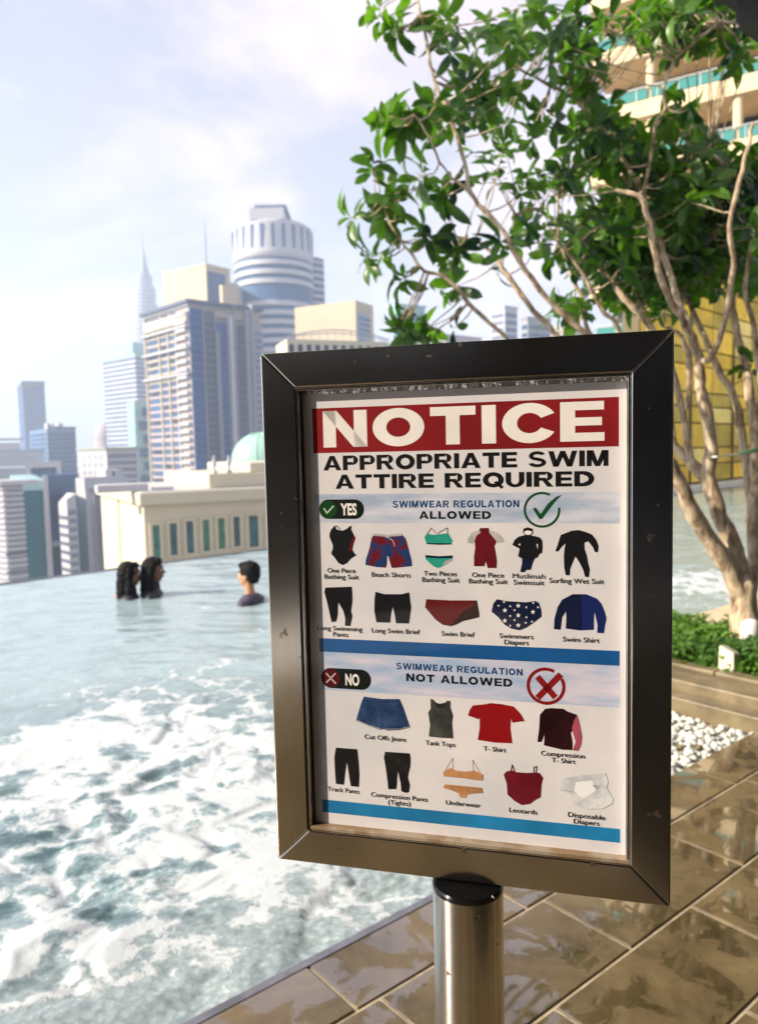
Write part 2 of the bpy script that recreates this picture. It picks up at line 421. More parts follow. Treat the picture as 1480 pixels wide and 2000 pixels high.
# ------------------------------------------------------------------ planter, pebbles, far coping
stone_b = mat('brown_stone', (.13, .10, .055), .45, color2=(.27, .21, .12), vscale=4, bump=.25)
stone_l = mat('pale_coping', (.62, .50, .33), .6, var=.12, vscale=6, bump=.15)
pl = thing('planter', 'low brown stone planter bed with stepped front beside the pebble strip', 'planter', (0, 0, 0), PROT)
k_ = MB(); k_.box(3.99, 4.12, 1.62, 4.6, -.25, .055); k_.build('step', stone_b, pl, bevel=.006)
k_ = MB(); k_.box(4.124, 4.30, 1.62, 4.6, -.25, .115); k_.build('step', stone_b, pl, bevel=.006)
k_ = MB(); k_.box(4.304, 5.45, 1.62, 4.6, -.3, .13); k_.build('bed_wall', mat('bed_stone', (.12, .09, .05), .6, var=.3, bump=.2), pl)
k_ = MB(); k_.box(5.454, 15, .9, 2.80, -.3, .128); k_.build('bed_wall', MATS['bed_stone'], pl)
# front slabs of the top step, each proud of its joint
for i in range(5):
    k_ = MB(); k_.box(4.31, 4.41, 1.62 + .6 * i + .004, 1.62 + .6 * (i + 1) - .004, .13, .152); k_.build('slab', stone_b, pl, bevel=.004)
for i in range(7):
    k_ = MB(); s0 = 5.40 + i * 1.2
    k_.box(s0 + .003, s0 + 1.197, 2.80, 3.08, -.3, .16); k_.build('coping_slab', stone_l, pl, bevel=.008)
for i in range(2):
    k_ = MB(); k_.box(5.40 - .26, 5.397, 3.09 + .75 * i, 3.09 + .75 * (i + 1) - .006, -.3, .158); k_.build('coping_slab', stone_l, pl, bevel=.008)
# pebble strip
pt = MB(); pt.box(2.58, 3.985, DECK_T + .002, 3.32, -.3, -.060)
tray = pt.build('pebble_bed', mat('pebble_tray', (.35, .36, .34), .8, var=.2), kind='structure', rotz=PROT)
pw = MB(); pw.box(2.50, 2.577, DECK_T + .032, 3.4, -.3, -.008); pw.box(2.58, 3.985, 3.325, 3.4, -.3, -.008); pw.build('divider_kerb', stone_b, kind='structure', rotz=PROT)
pm = bpy.data.meshes.new('pebble')
bm = bmesh.new(); bmesh.ops.create_icosphere(bm, subdivisions=2, radius=1)
for v in bm.verts:
    n_ = v.co.copy(); f_ = 1 + .16 * math.sin(3.1 * n_.x + 1) * math.cos(2.7 * n_.y) + .10 * math.sin(5 * n_.z + n_.x * 4)
    v.co = n_ * f_
pv = np.array([v.co[:] for v in bm.verts]); pf = [tuple(v.index for v in f.verts) for f in bm.faces]
bm.to_mesh(pm); bm.free()
pmat = mat('white_pebble', (.56, .56, .52), .55, var=.12, vscale=9, objvar=.12)
pmat2 = mat('brown_pebble', (.16, .12, .05), .5, var=.3)
pm.materials.append(pmat); pm.polygons.foreach_set('use_smooth', [True] * len(pm.polygons))
pm2 = pm.copy(); pm2.materials.clear(); pm2.materials.append(pmat2)
big = MB(); cnt = 0
cells_ = []
for i in range(44):
    for j in range(84):
        s_, t_ = 2.61 + i * .032, 1.84 + j * .032
        if s_ > 3.96 or t_ > 3.30: continue
        cells_.append((s_ + random.uniform(-.013, .013), t_ + random.uniform(-.013, .013)))
cells_.sort(key=lambda c: (c[1] > 2.4, abs(c[0] - 3.4) * .6 + c[1]))
for (s_, t_) in cells_:
    r_ = random.uniform(.012, .023); sc = (r_ * random.uniform(.9, 1.4), r_ * random.uniform(.8, 1.1), r_ * random.uniform(.55, .8))
    z_ = -.058 + sc[2] + random.uniform(0, .02)
    rz = random.uniform(0, 6.28)
    if cnt < 285 and t_ < 2.5 and s_ > 2.85:
        o = link('pebble', pm2 if random.random() < .03 else pm, tray); o.location = (s_, t_, z_); o.scale = sc; o.rotation_euler = (random.uniform(-.5, .5), random.uniform(-.5, .5), rz); cnt += 1
    else:
        m_ = Matrix.Translation((s_, t_, z_)) @ Matrix.Rotation(rz, 4, 'Z') @ Matrix.Diagonal((*sc, 1))
        a = np.array(m_); vv = pv @ a[:3, :3].T + a[:3, 3]
        big.add([tuple(x) for x in vv], pf)
big.build('pebble', pmat, tray, smooth=True, kind='stuff')
# dry leaves lying on the pebbles
lm = mat('dry_leaf', (.30, .17, .05), .7, var=.3)
def flat_leaf(L_, w_, curl=.1, n=5):
    m_ = MB(); vs, fs = [], []
    for i in range(n + 1):
        x = i / n; h = w_ * math.sin(math.pi * min(1, x * .93 + .04)) ** .8
        zc = -curl * (x - .3) ** 2 * L_
        vs += [(x * L_, -h, zc + h * .25), (x * L_, 0, zc), (x * L_, h, zc + h * .25)]
    for i in range(n):
        a = i * 3; fs += [(a, a + 3, a + 4, a + 1), (a + 1, a + 4, a + 5, a + 2)]
    m_.add(vs, fs); return m_
for q_, (px, py, ang, lab) in enumerate([(1379, 1412, .6, 'small dry brown leaf lying upright among the white pebbles'), (1403, 1431, 2.2, 'curled dry brown leaf lying flat on the white pebbles')]):
    p = at_z(px, py, 0.0); o = flat_leaf(.075, .017, .5).build('dry_leaf', lm, smooth=True, label=lab, cat='leaf'); o.location = (p.x, p.y, p.z - .012); o.rotation_euler = (.3, .2, ang)

# planting in the bed
def leaf_mat(name, c1, c2, trans=.35, rough=.38):
    m = bpy.data.materials.new(name); m.use_nodes = True; t = m.node_tree; N = t.nodes; l = t.links.new
    b = N['Principled BSDF']; out = N['Material Output']
    g = N.new('ShaderNodeNewGeometry'); n = N.new('ShaderNodeTexNoise'); n.inputs['Scale'].default_value = 2.6; n.inputs['Detail'].default_value = 3
    l(g.outputs['Position'], n.inputs['Vector'])
    ad = N.new('ShaderNodeMath'); ad.operation = 'ADD'
    s_ = N.new('ShaderNodeMath'); s_.operation = 'MULTIPLY'; s_.inputs[1].default_value = .35; l(g.outputs['Random Per Island'], s_.inputs[0])
    l(n.outputs['Fac'], ad.inputs[0]); l(s_.outputs[0], ad.inputs[1])
    rp = N.new('ShaderNodeValToRGB'); rp.color_ramp.elements[0].position = .42; rp.color_ramp.elements[1].position = .95
    rp.color_ramp.elements[0].color = (*c1, 1); rp.color_ramp.elements[1].color = (*c2, 1)
    l(ad.outputs[0], rp.inputs['Fac']); l(rp.outputs['Color'], b.inputs['Base Color']); b.inputs['Roughness'].default_value = rough
    tr = N.new('ShaderNodeBsdfTranslucent'); v = N.new('ShaderNodeVectorMath'); v.operation = 'MULTIPLY'; v.inputs[1].default_value = (2.2, 2.6, .9)
    l(rp.outputs['Color'], v.inputs[0]); l(v.outputs[0], tr.inputs['Color'])
    mx_ = N.new('ShaderNodeMixShader'); mx_.inputs[0].default_value = trans
    l(b.outputs[0], mx_.inputs[1]); l(tr.outputs[0], mx_.inputs[2]); l(mx_.outputs[0], out.inputs['Surface'])
    return m
M_gc = leaf_mat('ground_cover_leaf', (.035, .10, .012), (.13, .26, .03), .3, .5)
lv = flat_leaf(.045, .015, .4, 3); LV = np.array(lv.v); LF = lv.f
gc = MB(); acc_v = []; acc_f = []; nvt = 0
def inst(M4, LV_, LF_):
    global nvt
    a = np.array(M4); acc_v.append(LV_ @ a[:3, :3].T + a[:3, 3]); acc_f.append(np.array(LF_) + nvt); nvt += len(LV_)
def plant_at(s_, t_, z0, h):
    for k in range(30):
        a = random.uniform(0, 6.28); el = random.uniform(-.2, 1.3); rr = random.uniform(.02, .11)
        p = W(s_, t_, z0) + Vector((math.cos(a) * rr * math.cos(el), math.sin(a) * rr * math.cos(el), h * random.uniform(.15, 1)))
        inst(Matrix.Translation(p) @ Matrix.Rotation(a, 4, 'Z') @ Matrix.Rotation(-random.uniform(-.7, .9), 4, 'Y') @ Matrix.Rotation(random.uniform(-.6, .6), 4, 'X') @ Matrix.Scale(random.uniform(.7, 1.3), 4), LV, LF)
for i in range(330):
    s_ = random.uniform(4.44, 5.30); t_ = random.uniform(1.70, 3.6)
    if random.random() < .12: continue
    plant_at(s_, t_, .13, random.uniform(.06, .13))
for i in range(140):
    plant_at(random.uniform(5.3, 8.5), random.uniform(1.3, 2.72), .13, random.uniform(.05, .12))
def mesh_np(name, vs, fs, mats, smooth=True):
    V_ = np.concatenate(vs).astype(np.float32); F_ = np.concatenate(fs).astype(np.int32)
    m_ = bpy.data.meshes.new(name); m_.vertices.add(len(V_)); m_.vertices.foreach_set('co', V_.ravel())
    k = F_.shape[1]; m_.loops.add(F_.size); m_.loops.foreach_set('vertex_index', F_.ravel())
    m_.polygons.add(len(F_)); m_.polygons.foreach_set('loop_start', np.arange(0, F_.size, k, dtype=np.int32))
    m_.polygons.foreach_set('use_smooth', np.full(len(F_), smooth)); m_.update(calc_edges=True)
    m_.materials.append(mats); return m_
link('ground_cover', mesh_np('ground_cover', acc_v, acc_f, M_gc), kind='stuff', label='low bright green leafy ground cover filling the planter', cat='plants')
sb = MB(); sb.box(4.47, 5.13, 1.7, 4.5, .131, .15); sb.box(5.46, 14, 1.0, 2.78, .131, .15)
sb.build('soil', mat('soil', (.03, .022, .014), .95, var=.4, bump=.8), kind='structure', rotz=PROT)

# white garden lamp with a slotted band
wht = mat('white_plastic', (.80, .79, .76), .35); dk = mat('dark_slot', (.03, .03, .03), .6)
p = at_z(1463, 1262, .15)
lp = thing('garden_lamp', 'white domed garden lamp with a dark slotted band at the foot of the tree', 'lamp', (p.x, p.y, .13))
m_ = MB(); m_.lathe([(.045, 0), (.058, .03), (.062, .075)], 24); m_.build('lamp_base', wht, lp, smooth=True)
m_ = MB(); m_.lathe([(.062, .095), (.064, .13), (.060, .165), (.048, .192), (.028, .206), (.001, .21)], 24); m_.build('lamp_dome', wht, lp, smooth=True)
m_ = MB(); m_.lathe([(.052, .073), (.052, .097)], 20); m_.build('lamp_core', dk, lp)
for k in range(20):
    a = 2 * math.pi * k / 20; m_ = MB(); c, s_ = math.cos(a), math.sin(a)
    m_.prism([(c * .052 - s_ * .004, s_ * .052 + c * .004), (c * .052 + s_ * .004, s_ * .052 - c * .004), (c * .0615 + s_ * .004, s_ * .0615 - c * .004), (c * .0615 - s_ * .004, s_ * .0615 + c * .004)], .075, .095)
    m_.build('lamp_fin', wht, lp)
p = at_z(1424, 1306, .15)
bl = thing('light_box', 'pale square concrete light block half buried in the green ground cover', 'garden light', (p.x, p.y, .12), .7)
m_ = MB(); m_.add([(-.05, -.05, 0), (.05, -.05, 0), (.05, .05, 0), (-.05, .05, 0), (-.045, -.045, .14), (.045, -.045, .12), (.045, .045, .16), (-.045, .045, .175)],
                  [(0, 3, 2, 1), (4, 5, 6, 7), (0, 1, 5, 4), (1, 2, 6, 5), (2, 3, 7, 6), (3, 0, 4, 7)]); m_.build('block', mat('pale_concrete', (.66, .60, .48), .7, var=.1), bl, bevel=.008)
m_ = MB(); m_.box(-.056, .056, -.056, .056, -.01, .02); m_.build('base_plate', dk, bl)

# ------------------------------------------------------------------ gold wall behind the pool
gA = at_z(1396, 946, 0); gB = at_z(1460, 938, 0)
gd = (gB - gA); gd.z = 0; gd.normalize(); g_az = math.atan2(gd.x, gd.y)
gw = thing('gold_glass_wall', 'tall wall of square gold glass panels standing behind the far pool edge', 'wall', (gA.x, gA.y, -.04), math.pi / 2 - g_az)
golds = [mat('gold_glass_a', (.72, .46, .03), .3, var=.2, vscale=1.2, spec=.4), mat('gold_glass_b', (.92, .58, .04), .3, var=.2, vscale=1.2, spec=.4),
         mat('gold_glass_c', (.48, .34, .03), .3, var=.2, vscale=1.2, spec=.4), mat('gold_glass_d', (.92, .70, .20), .3, var=.15, vscale=1.2)]
mull = mat('bronze_mullion', (.10, .07, .02), .5)
x0g, x1g = -6.2, 22; pwid = 1.95; hs = [0.0, .62, 1.20, 2.05, 2.62, 3.10, 4.0, 4.55, 5.4, 5.95, 6.8, 7.4, 8.2]
m_ = MB(); m_.box(x0g, x1g, .12, .5, -1.1, 8.3); m_.build('backing', mull, gw)
nx = int((x1g - x0g) / pwid); npn = 0
for i in range(nx):
    for j in range(len(hs) - 1):
        m_ = MB(); dz = random.uniform(0, .03)
        m_.box(x0g + i * pwid + .035, x0g + (i + 1) * pwid - .035, 0 + dz, .12, .18 + hs[j] + .03, .18 + hs[j + 1] - .03)
        m_.build('panel', random.choices(golds, (5, 4, 3, 1.2))[0], gw); npn += 1
m_ = MB(); m_.box(x0g - .2, x1g, -.45, -.01, -1.1, .13); m_.build('white_kerb', mat('white_kerb', (.72, .68, .58), .6, var=.08), gw, bevel=.01)
for i in range(0, nx + 1, 2):
    m_ = MB(); m_.box(x0g + i * pwid - .045, x0g + i * pwid + .045, -.05, .119, .15, 8.38); m_.build('post', mull, gw)

# ------------------------------------------------------------------ hotel tower with balconies
cream = mat('cream_render', (.72, .56, .35), .7, var=.06, vscale=.6)
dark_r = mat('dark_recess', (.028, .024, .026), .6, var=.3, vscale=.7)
teal_g = mat('teal_glass', (.05, .24, .22), .12, spec=.8)
rail_m = mat('rail_metal', (.55, .55, .5), .35, metal=.6)
r_ = ray(1273, 500); C0 = Vector((r_[0] / r_[1] * 46, 46, 0)); haz = R(122)
ht = thing('hotel_tower', 'cream hotel tower with balconies and teal glass railings seen through the tree', 'building', (C0.x, C0.y, 0), math.pi / 2 - haz)
X0, X1 = -3.0, 33.0
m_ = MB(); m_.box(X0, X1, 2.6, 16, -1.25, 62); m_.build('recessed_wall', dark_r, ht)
z_ref = at_depth(1273, 205, 46).z; FH = 3.28
for k in range(-9, 13):
    zt = z_ref + k * FH
    if zt < 1: continue
    m_ = MB(); m_.box(X0 - .4, X1, -1.0, 2.59, zt - .92, zt); m_.build('balcony_slab', cream, ht, bevel=.03)
    for i in range(8):
        xa = X0 + .1 + i * 4.57 - 1.57 + (1.4 if i == 0 else 0); xb = X0 + (i + 1) * 4.57 - 1.57 - .12
        m_ = MB(); m_.box(xa, min(xb, X1), -.93, -.90, zt + .06, zt + .62); m_.build('railing_glass', teal_g, ht)
    m_ = MB(); m_.box(X0 - .3, X1, -.97, -.87, zt + .68, zt + .74)
    for x_ in np.arange(X0, X1, 1.14): m_.box(x_ - .025, x_ + .025, -.94, -.89, zt, zt + .68)
    m_.build('handrail', rail_m, ht)
for i in range(8):
    x_ = i * 4.57
    m_ = MB(); m_.lathe([(.26, -1.2), (.26, 61)], 20, (x_, -.55, 0)); m_.build('column', cream, ht, smooth=True)
    if i: pass
win = mat('hotel_glass', (.06, .07, .08), .1, spec=.8); frm = mat('pale_frame', (.6, .56, .5), .5)
for k in range(-5, 12):
    for i in range(8):
        zt = z_ref + k * FH; xa = X0 + i * 4.57 + .3
        if zt < 1: continue
        m_ = MB(); m_.box(xa, xa + 3.4, 2.5, 2.58, zt + .02, zt + 2.0); o = m_.build('window', win, ht)
        m_ = MB(); m_.box(xa + 1.66, xa + 1.74, 2.44, 2.49, zt + .02, zt + 2.0); m_.box(xa - .05, xa, 2.44, 2.6, zt, zt + 2.05); m_.box(xa + 3.4, xa + 3.45, 2.44, 2.6, zt, zt + 2.05)
        m_.build('frame', frm, o)

# ------------------------------------------------------------------ canopy over the deck and unseen dark wall added behind the camera
cn = thing('terrace_canopy', 'dark flat terrace canopy reaching over the deck in the top right corner', 'canopy', (0, 0, 0), PROT)
dkc = mat('canopy_dark', (.022, .018, .018), .55, var=.3, vscale=1.5)
ce_t = ST(at_z(1400, 0, 2.85))[1]
m_ = MB(); m_.box(-7, 12, -8.5, ce_t, 2.85, 3.10); m_.build('roof', dkc, cn)
m_ = MB(); m_.box(-7, 12.02, ce_t + .002, ce_t + .03, 3.0, 3.16); m_.build('fascia', mat('cream_fascia', (.7, .52, .33), .6), cn)
for i in range(9):
    m_ = MB(); m_.box(-6.5 + i * 2.2, -6.35 + i * 2.2, -8, ce_t - .1, 2.70, 2.848); m_.build('beam', dkc, cn)
lw = thing('added_dark_wall', 'dark glazed lounge wall behind the deck', 'wall', (0, 0, 0), PROT)
m_ = MB(); m_.box(-7, 12, -3.6, -3.3, -.3, 2.69); m_.build('wall', mat('added_dark_wall', (.018, .012, .016), .5, var=.3), lw)
m_ = MB(); m_.box(-6.9, -6.6, -3.29, 1.15, -.3, 2.69); m_.build('wall', MATS['added_dark_wall'], lw)  # unseen end wall added so the steel frame and clear sheet reflect dark
for i in range(12):
    m_ = MB(); m_.box(-6.6 + i * 1.5, -5.5 + i * 1.5, -3.299, -3.26, .3, 2.4); m_.build('window', mat('dark_glass', (.02, .025, .04), .08), lw)

# ------------------------------------------------------------------ the sign stand
YAW = 0.26256; SC = Vector((0.0771464, 0.7748562, EYE - 0.1742773)); SW, SH = .41375, .56
sgn = thing('sign_stand', 'swimwear notice in a brushed steel frame on a round steel post', 'sign', (SC.x, SC.y, 0), -YAW)
# local frame of the stand: x along the board, -y towards the reader, z up (board centre at z = SC.z)
BZ = SC.z
def steel(name, rot, dirt=True, rough=.15):
    m = bpy.data.materials.new(name); m.use_nodes = True; t = m.node_tree; N = t.nodes; l = t.links.new
    b = N['Principled BSDF']; b.inputs['Metallic'].default_value = 1
    tcn = N.new('ShaderNodeTexCoord'); mpn = N.new('ShaderNodeMapping')
    mpn.inputs['Scale'].default_value = rot; l(tcn.outputs['Object'], mpn.inputs['Vector'])
    n = N.new('ShaderNodeTexNoise'); n.inputs['Scale'].default_value = 1; n.inputs['Detail'].default_value = 4; n.inputs['Roughness'].default_value = .7
    l(mpn.outputs[0], n.inputs['Vector'])
    n2 = N.new('ShaderNodeTexNoise'); n2.inputs['Scale'].default_value = 55; n2.inputs['Detail'].default_value = 4; l(tcn.outputs['Object'], n2.inputs['Vector'])
    sp_ = N.new('ShaderNodeMapRange'); sp_.inputs['From Min'].default_value = .66; sp_.inputs['From Max'].default_value = .74; l(n2.outputs['Fac'], sp_.inputs['Value'])
    n3 = N.new('ShaderNodeTexNoise'); n3.inputs['Scale'].default_value = 9; n3.inputs['Detail'].default_value = 5; l(tcn.outputs['Object'], n3.inputs['Vector'])
    rp = N.new('ShaderNodeValToRGB'); e = rp.color_ramp.elements; e[0].position = .3; e[0].color = (.54, .50, .46, 1); e[1].position = .7; e[1].color = (.74, .71, .67, 1)
    l(n3.outputs['Fac'], rp.inputs['Fac'])
    mxx = N.new('ShaderNodeMix'); mxx.data_type = 'RGBA'; l(sp_.outputs[0], mxx.inputs['Factor']); l(rp.outputs['Color'], mxx.inputs['A']); mxx.inputs['B'].default_value = (.16, .10, .06, 1)
    l(mxx.outputs['Result'], b.inputs['Base Color'])
    mr = N.new('ShaderNodeMapRange'); mr.inputs['To Min'].default_value = rough - .04; mr.inputs['To Max'].default_value = rough + .05; l(n.outputs['Fac'], mr.inputs['Value'])
    ad = N.new('ShaderNodeMath'); ad.operation = 'MULTIPLY_ADD'; ad.inputs[1].default_value = .3; l(sp_.outputs[0], ad.inputs[0]); l(mr.outputs[0], ad.inputs[2]); l(ad.outputs[0], b.inputs['Roughness'])
    bp = N.new('ShaderNodeBump'); bp.inputs['Strength'].default_value = .05; bp.inputs['Distance'].default_value = .0004; l(n.outputs['Fac'], bp.inputs['Height']); l(bp.outputs[0], b.inputs['Normal'])
    return m
st_h = steel('steel_brushed_along', (6, 900, 900)); st_v = steel('steel_brushed_up', (900, 900, 6))
st_p = steel('steel_post', (500, 500, 3), rough=.2)
FWd = .0375
hw, hh = SW / 2, SH / 2; iw, ih = hw - FWd, hh - FWd
def frame_bar(poly, m, name='frame_bar'):
    m_ = MB(); n = len(poly); y0, y1 = 0.0, .024
    m_.add([(x, y0, z + BZ) for x, z in poly] + [(x, y1, z + BZ) for x, z in poly],
           [tuple(range(n)), tuple(range(2 * n - 1, n - 1, -1))] + [(i + n, (i + 1) % n + n, (i + 1) % n, i) for i in range(n)])
    o = m_.build(name, m, sgn); md = o.modifiers.new('bevel', 'BEVEL'); md.width = .0016; md.segments = 3; md.limit_method = 'ANGLE'; return o
g = .0003
frame_bar([(-hw + g, hh), (-iw + g, ih), (iw - g, ih), (hw - g, hh)][::-1], st_h)
frame_bar([(-hw + g, -hh), (hw - g, -hh), (iw - g, -ih), (-iw + g, -ih)], st_h)
frame_bar([(-hw, -hh + g), (-iw, -ih + g), (-iw, ih - g), (-hw, hh - g)], st_v)
frame_bar([(hw, -hh + g), (hw, hh - g), (iw, ih - g), (iw, -ih + g)], st_v)
# inner lip just inside each bar
lipm = steel('steel_lip', (300, 300, 300), rough=.18)
rust = mat('rusty_lip', (.30, .20, .12), .5, metal=.6, color2=(.42, .34, .26), vscale=22, detail=6, lo=.42, hi=.52)
for nm, bx in (('lip', (-iw + .0004, iw - .0004, .002, .0125, ih - .0035, ih - .0004)), ('lip', (-iw + .0004, iw - .0004, .002, .0125, -ih + .0004, -ih + .0045)),
           ('lip', (-iw + .0004, -iw + .0034, .0022, .0125, -ih + .005, ih - .004)), ('lip', (iw - .0034, iw - .0004, .0022, .0125, -ih + .005, ih - .004))):
    m_ = MB(); m_.box(bx[0], bx[1], bx[2], bx[3], bx[4] + BZ, bx[5] + BZ); m_.build(nm, rust if bx[5] < 0 and bx[4] < -.2 and bx[1] > .1 and bx[0] < -.1 else lipm, sgn, bevel=.0005)
m_ = MB(); m_.box(-iw - .01, iw + .01, .0155, .020, -ih - .01 + BZ, ih + .01 + BZ); m_.build('back_panel', mat('back_panel', (.42, .45, .5), .35, metal=.3, var=.2), sgn)
m_ = MB(); m_.box(-hw + .004, hw - .004, .0245, .034, -hh + .004 + BZ, hh - .004 + BZ); m_.build('back_cover', st_v, sgn, bevel=.002)
# crinkled clear film showing above the paper
# poster
YP = .0118
def paper_mat():
    m = mat('poster_paper', (.54, .53, .57), .5, color2=(.66, .62, .64), vscale=7, spec=.2)
    return m
PAPER = paper_mat()
m_ = MB(); m_.box(-.1645, .1655, YP, YP + .0008, -.2385 + BZ, .2352 + BZ); poster = m_.build('poster', PAPER, sgn)
m_ = MB(); m_.box(-.160, .166, YP + .0015, YP + .0022, .2352 + BZ, .2415 + BZ); m_.build('foil_strip', mat('crinkled_film', (.75, .75, .76), .25, metal=.7, bump=1.0, bscale=60), sgn)
lay = [0]
def flat_part(name, polys, m, parent=None, label=None, lift=None):
    lay[0] += 1
    y = YP - .00004 - (lift if lift is not None else lay[0] * .000004)
    vs, fs = [], []
    for poly in polys:
        n = len(vs); pts = [Vector((x, z, 0)) for x, z in poly]; tri = tessellate_polygon([pts])
        vs += [(x / 1000, y, z / 1000 + BZ) for x, z in poly]
        for t_ in tri:
            a, b, c = (pts[i] for i in t_); cr_ = (b - a).cross(c - a).z
            fs.append(tuple(i + n for i in (t_ if cr_ > 0 else t_[::-1])))
    me_ = bpy.data.meshes.new(name); me_.from_pydata(vs, [], fs); me_.materials.append(m); me_.update()
    return link(name, me_, parent or poster, label=label)
_h = np.array([math.cos(YAW), -math.sin(YAW), 0]); _n = np.array([-math.sin(YAW), -math.cos(YAW), 0])
_c = np.array([SC.x, SC.y, SC.z - EYE])
def bl_(px, py):                          # photo point -> millimetres on the poster plane
    d = ray(px, py); c2 = _c - _n * YP; k = (c2 @ _n) / (d @ _n); P = d * k
    return (float((P - _c) @ _h) * 1000, float(P[2] - _c[2]) * 1000)
def Zm(z, pts):
    ox, oy, s_ = z; return [bl_(ox + x / s_, oy + y / s_) for x, y in pts]
Z1, Z2, Z3, Z4 = (600, 950, 4.111), (890, 950, 4.111), (600, 1260, 4.111), (860, 1280, 3.795)
def stroke(pts, w, ends=True):
    out = []
    for i in range(len(pts) - 1):
        (x0, y0), (x1, y1) = pts[i], pts[i + 1]; d = math.hypot(x1 - x0, y1 - y0) or 1; nx_, ny_ = -(y1 - y0) / d * w / 2, (x1 - x0) / d * w / 2
        ex, ey = (x1 - x0) / d * w * .35, (y1 - y0) / d * w * .35
        out.append([(x0 + nx_ - ex, y0 + ny_ - ey), (x0 - nx_ - ex, y0 - ny_ - ey), (x1 - nx_ + ex, y1 - ny_ + ey), (x1 + nx_ + ex, y1 + ny_ + ey)])
    return out
def ring(cx, cz, r0, r1, a0, a1, n=40):
    out = []
    for i in range(n):
        a, b = R(a0 + (a1 - a0) * i / n), R(a0 + (a1 - a0) * (i + 1) / n + .4)
        out.append([(cx + r0 * math.cos(a), cz + r0 * math.sin(a)), (cx + r1 * math.cos(a), cz + r1 * math.sin(a)), (cx + r1 * math.cos(b), cz + r1 * math.sin(b)), (cx + r0 * math.cos(b), cz + r0 * math.sin(b))])
    return out
def rrect(x0, x1, z0, z1, r, n=8):
    p = []
    for cx, cz, a in ((x1 - r, z1 - r, 0), (x0 + r, z1 - r, 90), (x0 + r, z0 + r, 180), (x1 - r, z0 + r, 270)):
        for k in range(n + 1): b = R(a + 90 * k / n); p.append((cx + r * math.cos(b), cz + r * math.sin(b)))
    return p
ink = mat('ink_black', (.008, .008, .010), .4); red_b = mat('print_red', (.20, .010, .013), .4, var=.2, vscale=5)
blue_t = mat('print_blue_text', (.008, .05, .15), .4); blue_bar = mat('print_blue_bar', (.008, .075, .24), .4, var=.2, vscale=7)
blue_bar2 = mat('print_blue_bar2', (.012, .16, .35), .4, var=.2, vscale=9); white_p = mat('print_white', (.72, .68, .66), .4, var=.06, vscale=20)
band_m = mat('print_water_band', (.30, .37, .50), .4, color2=(.56, .56, .65), vscale=1, stretch=(14, 14, 70), detail=5)
band_m2 = mat('print_water_band2', (.26, .38, .56), .4, color2=(.60, .54, .63), vscale=1, stretch=(10, 10, 50), detail=5)
green_d = mat('print_green', (.008, .06, .02), .4); teal_p = mat('print_teal', (.02, .26, .20), .4, var=.15, vscale=40)
navy = mat('print_navy', (.005, .009, .035), .4); navy2 = mat('print_navy_light', (.008, .016, .10), .4); crimson = mat('print_crimson', (.12, .006, .014), .4, var=.2, vscale=30)
maroon = mat('print_maroon', (.10, .006, .010), .4); red_s = mat('print_red_shirt', (.24, .005, .007), .4, var=.12, vscale=20)
greyp = mat('print_grey', (.38, .36, .37), .45, var=.2, vscale=60); tanp = mat('print_tan', (.42, .20, .09), .4, var=.25, vscale=60)
denim = mat('print_denim', (.008, .02, .07), .45, color2=(.03, .065, .16), vscale=60); tankm = mat('print_tank', (.02, .022, .021), .4, color2=(.07, .07, .065), vscale=25)
floral = mat('print_floral', (.12, .008, .014), .4, color2=(.012, .035, .12), vscale=85, lo=.45, hi=.55, detail=2)
diap = mat('print_diaper', (.42, .42, .46), .5, color2=(.68, .68, .70), vscale=50); pinks = mat('print_pink_sleeve', (.34, .07, .10), .4, var=.2, vscale=40)
red_x = mat('print_red_mark', (.20, .008, .01), .4); white_f = mat('print_white_fold', (.74, .73, .75), .4)
pill_r = mat('print_dark_red', (.07, .006, .008), .4); pill_g = mat('print_dark_green', (.006, .045, .010), .4)

flat_part('print_band', [[(-153.9, 129), (159.3, 129), (159.3, 98), (-153.9, 98)]], band_m)
flat_part('print_band', [[(-153.3, -43.8), (159.5, -43.8), (159.5, -86), (-153.3, -86)]], band_m2)
flat_part('title_banner', [[(-154.3, 220.5), (158.3, 220.5), (158.3, 173), (-154.3, 173)]], red_b)
flat_part('blue_bar', [[(-153.8, -28.5), (159.5, -28.5), (159.5, -43.5), (-153.8, -43.5)]], blue_bar)
flat_part('blue_bar', [[(-156, -211), (160.2, -211), (160.2, -225.5), (-156, -225.5)]], blue_bar2)

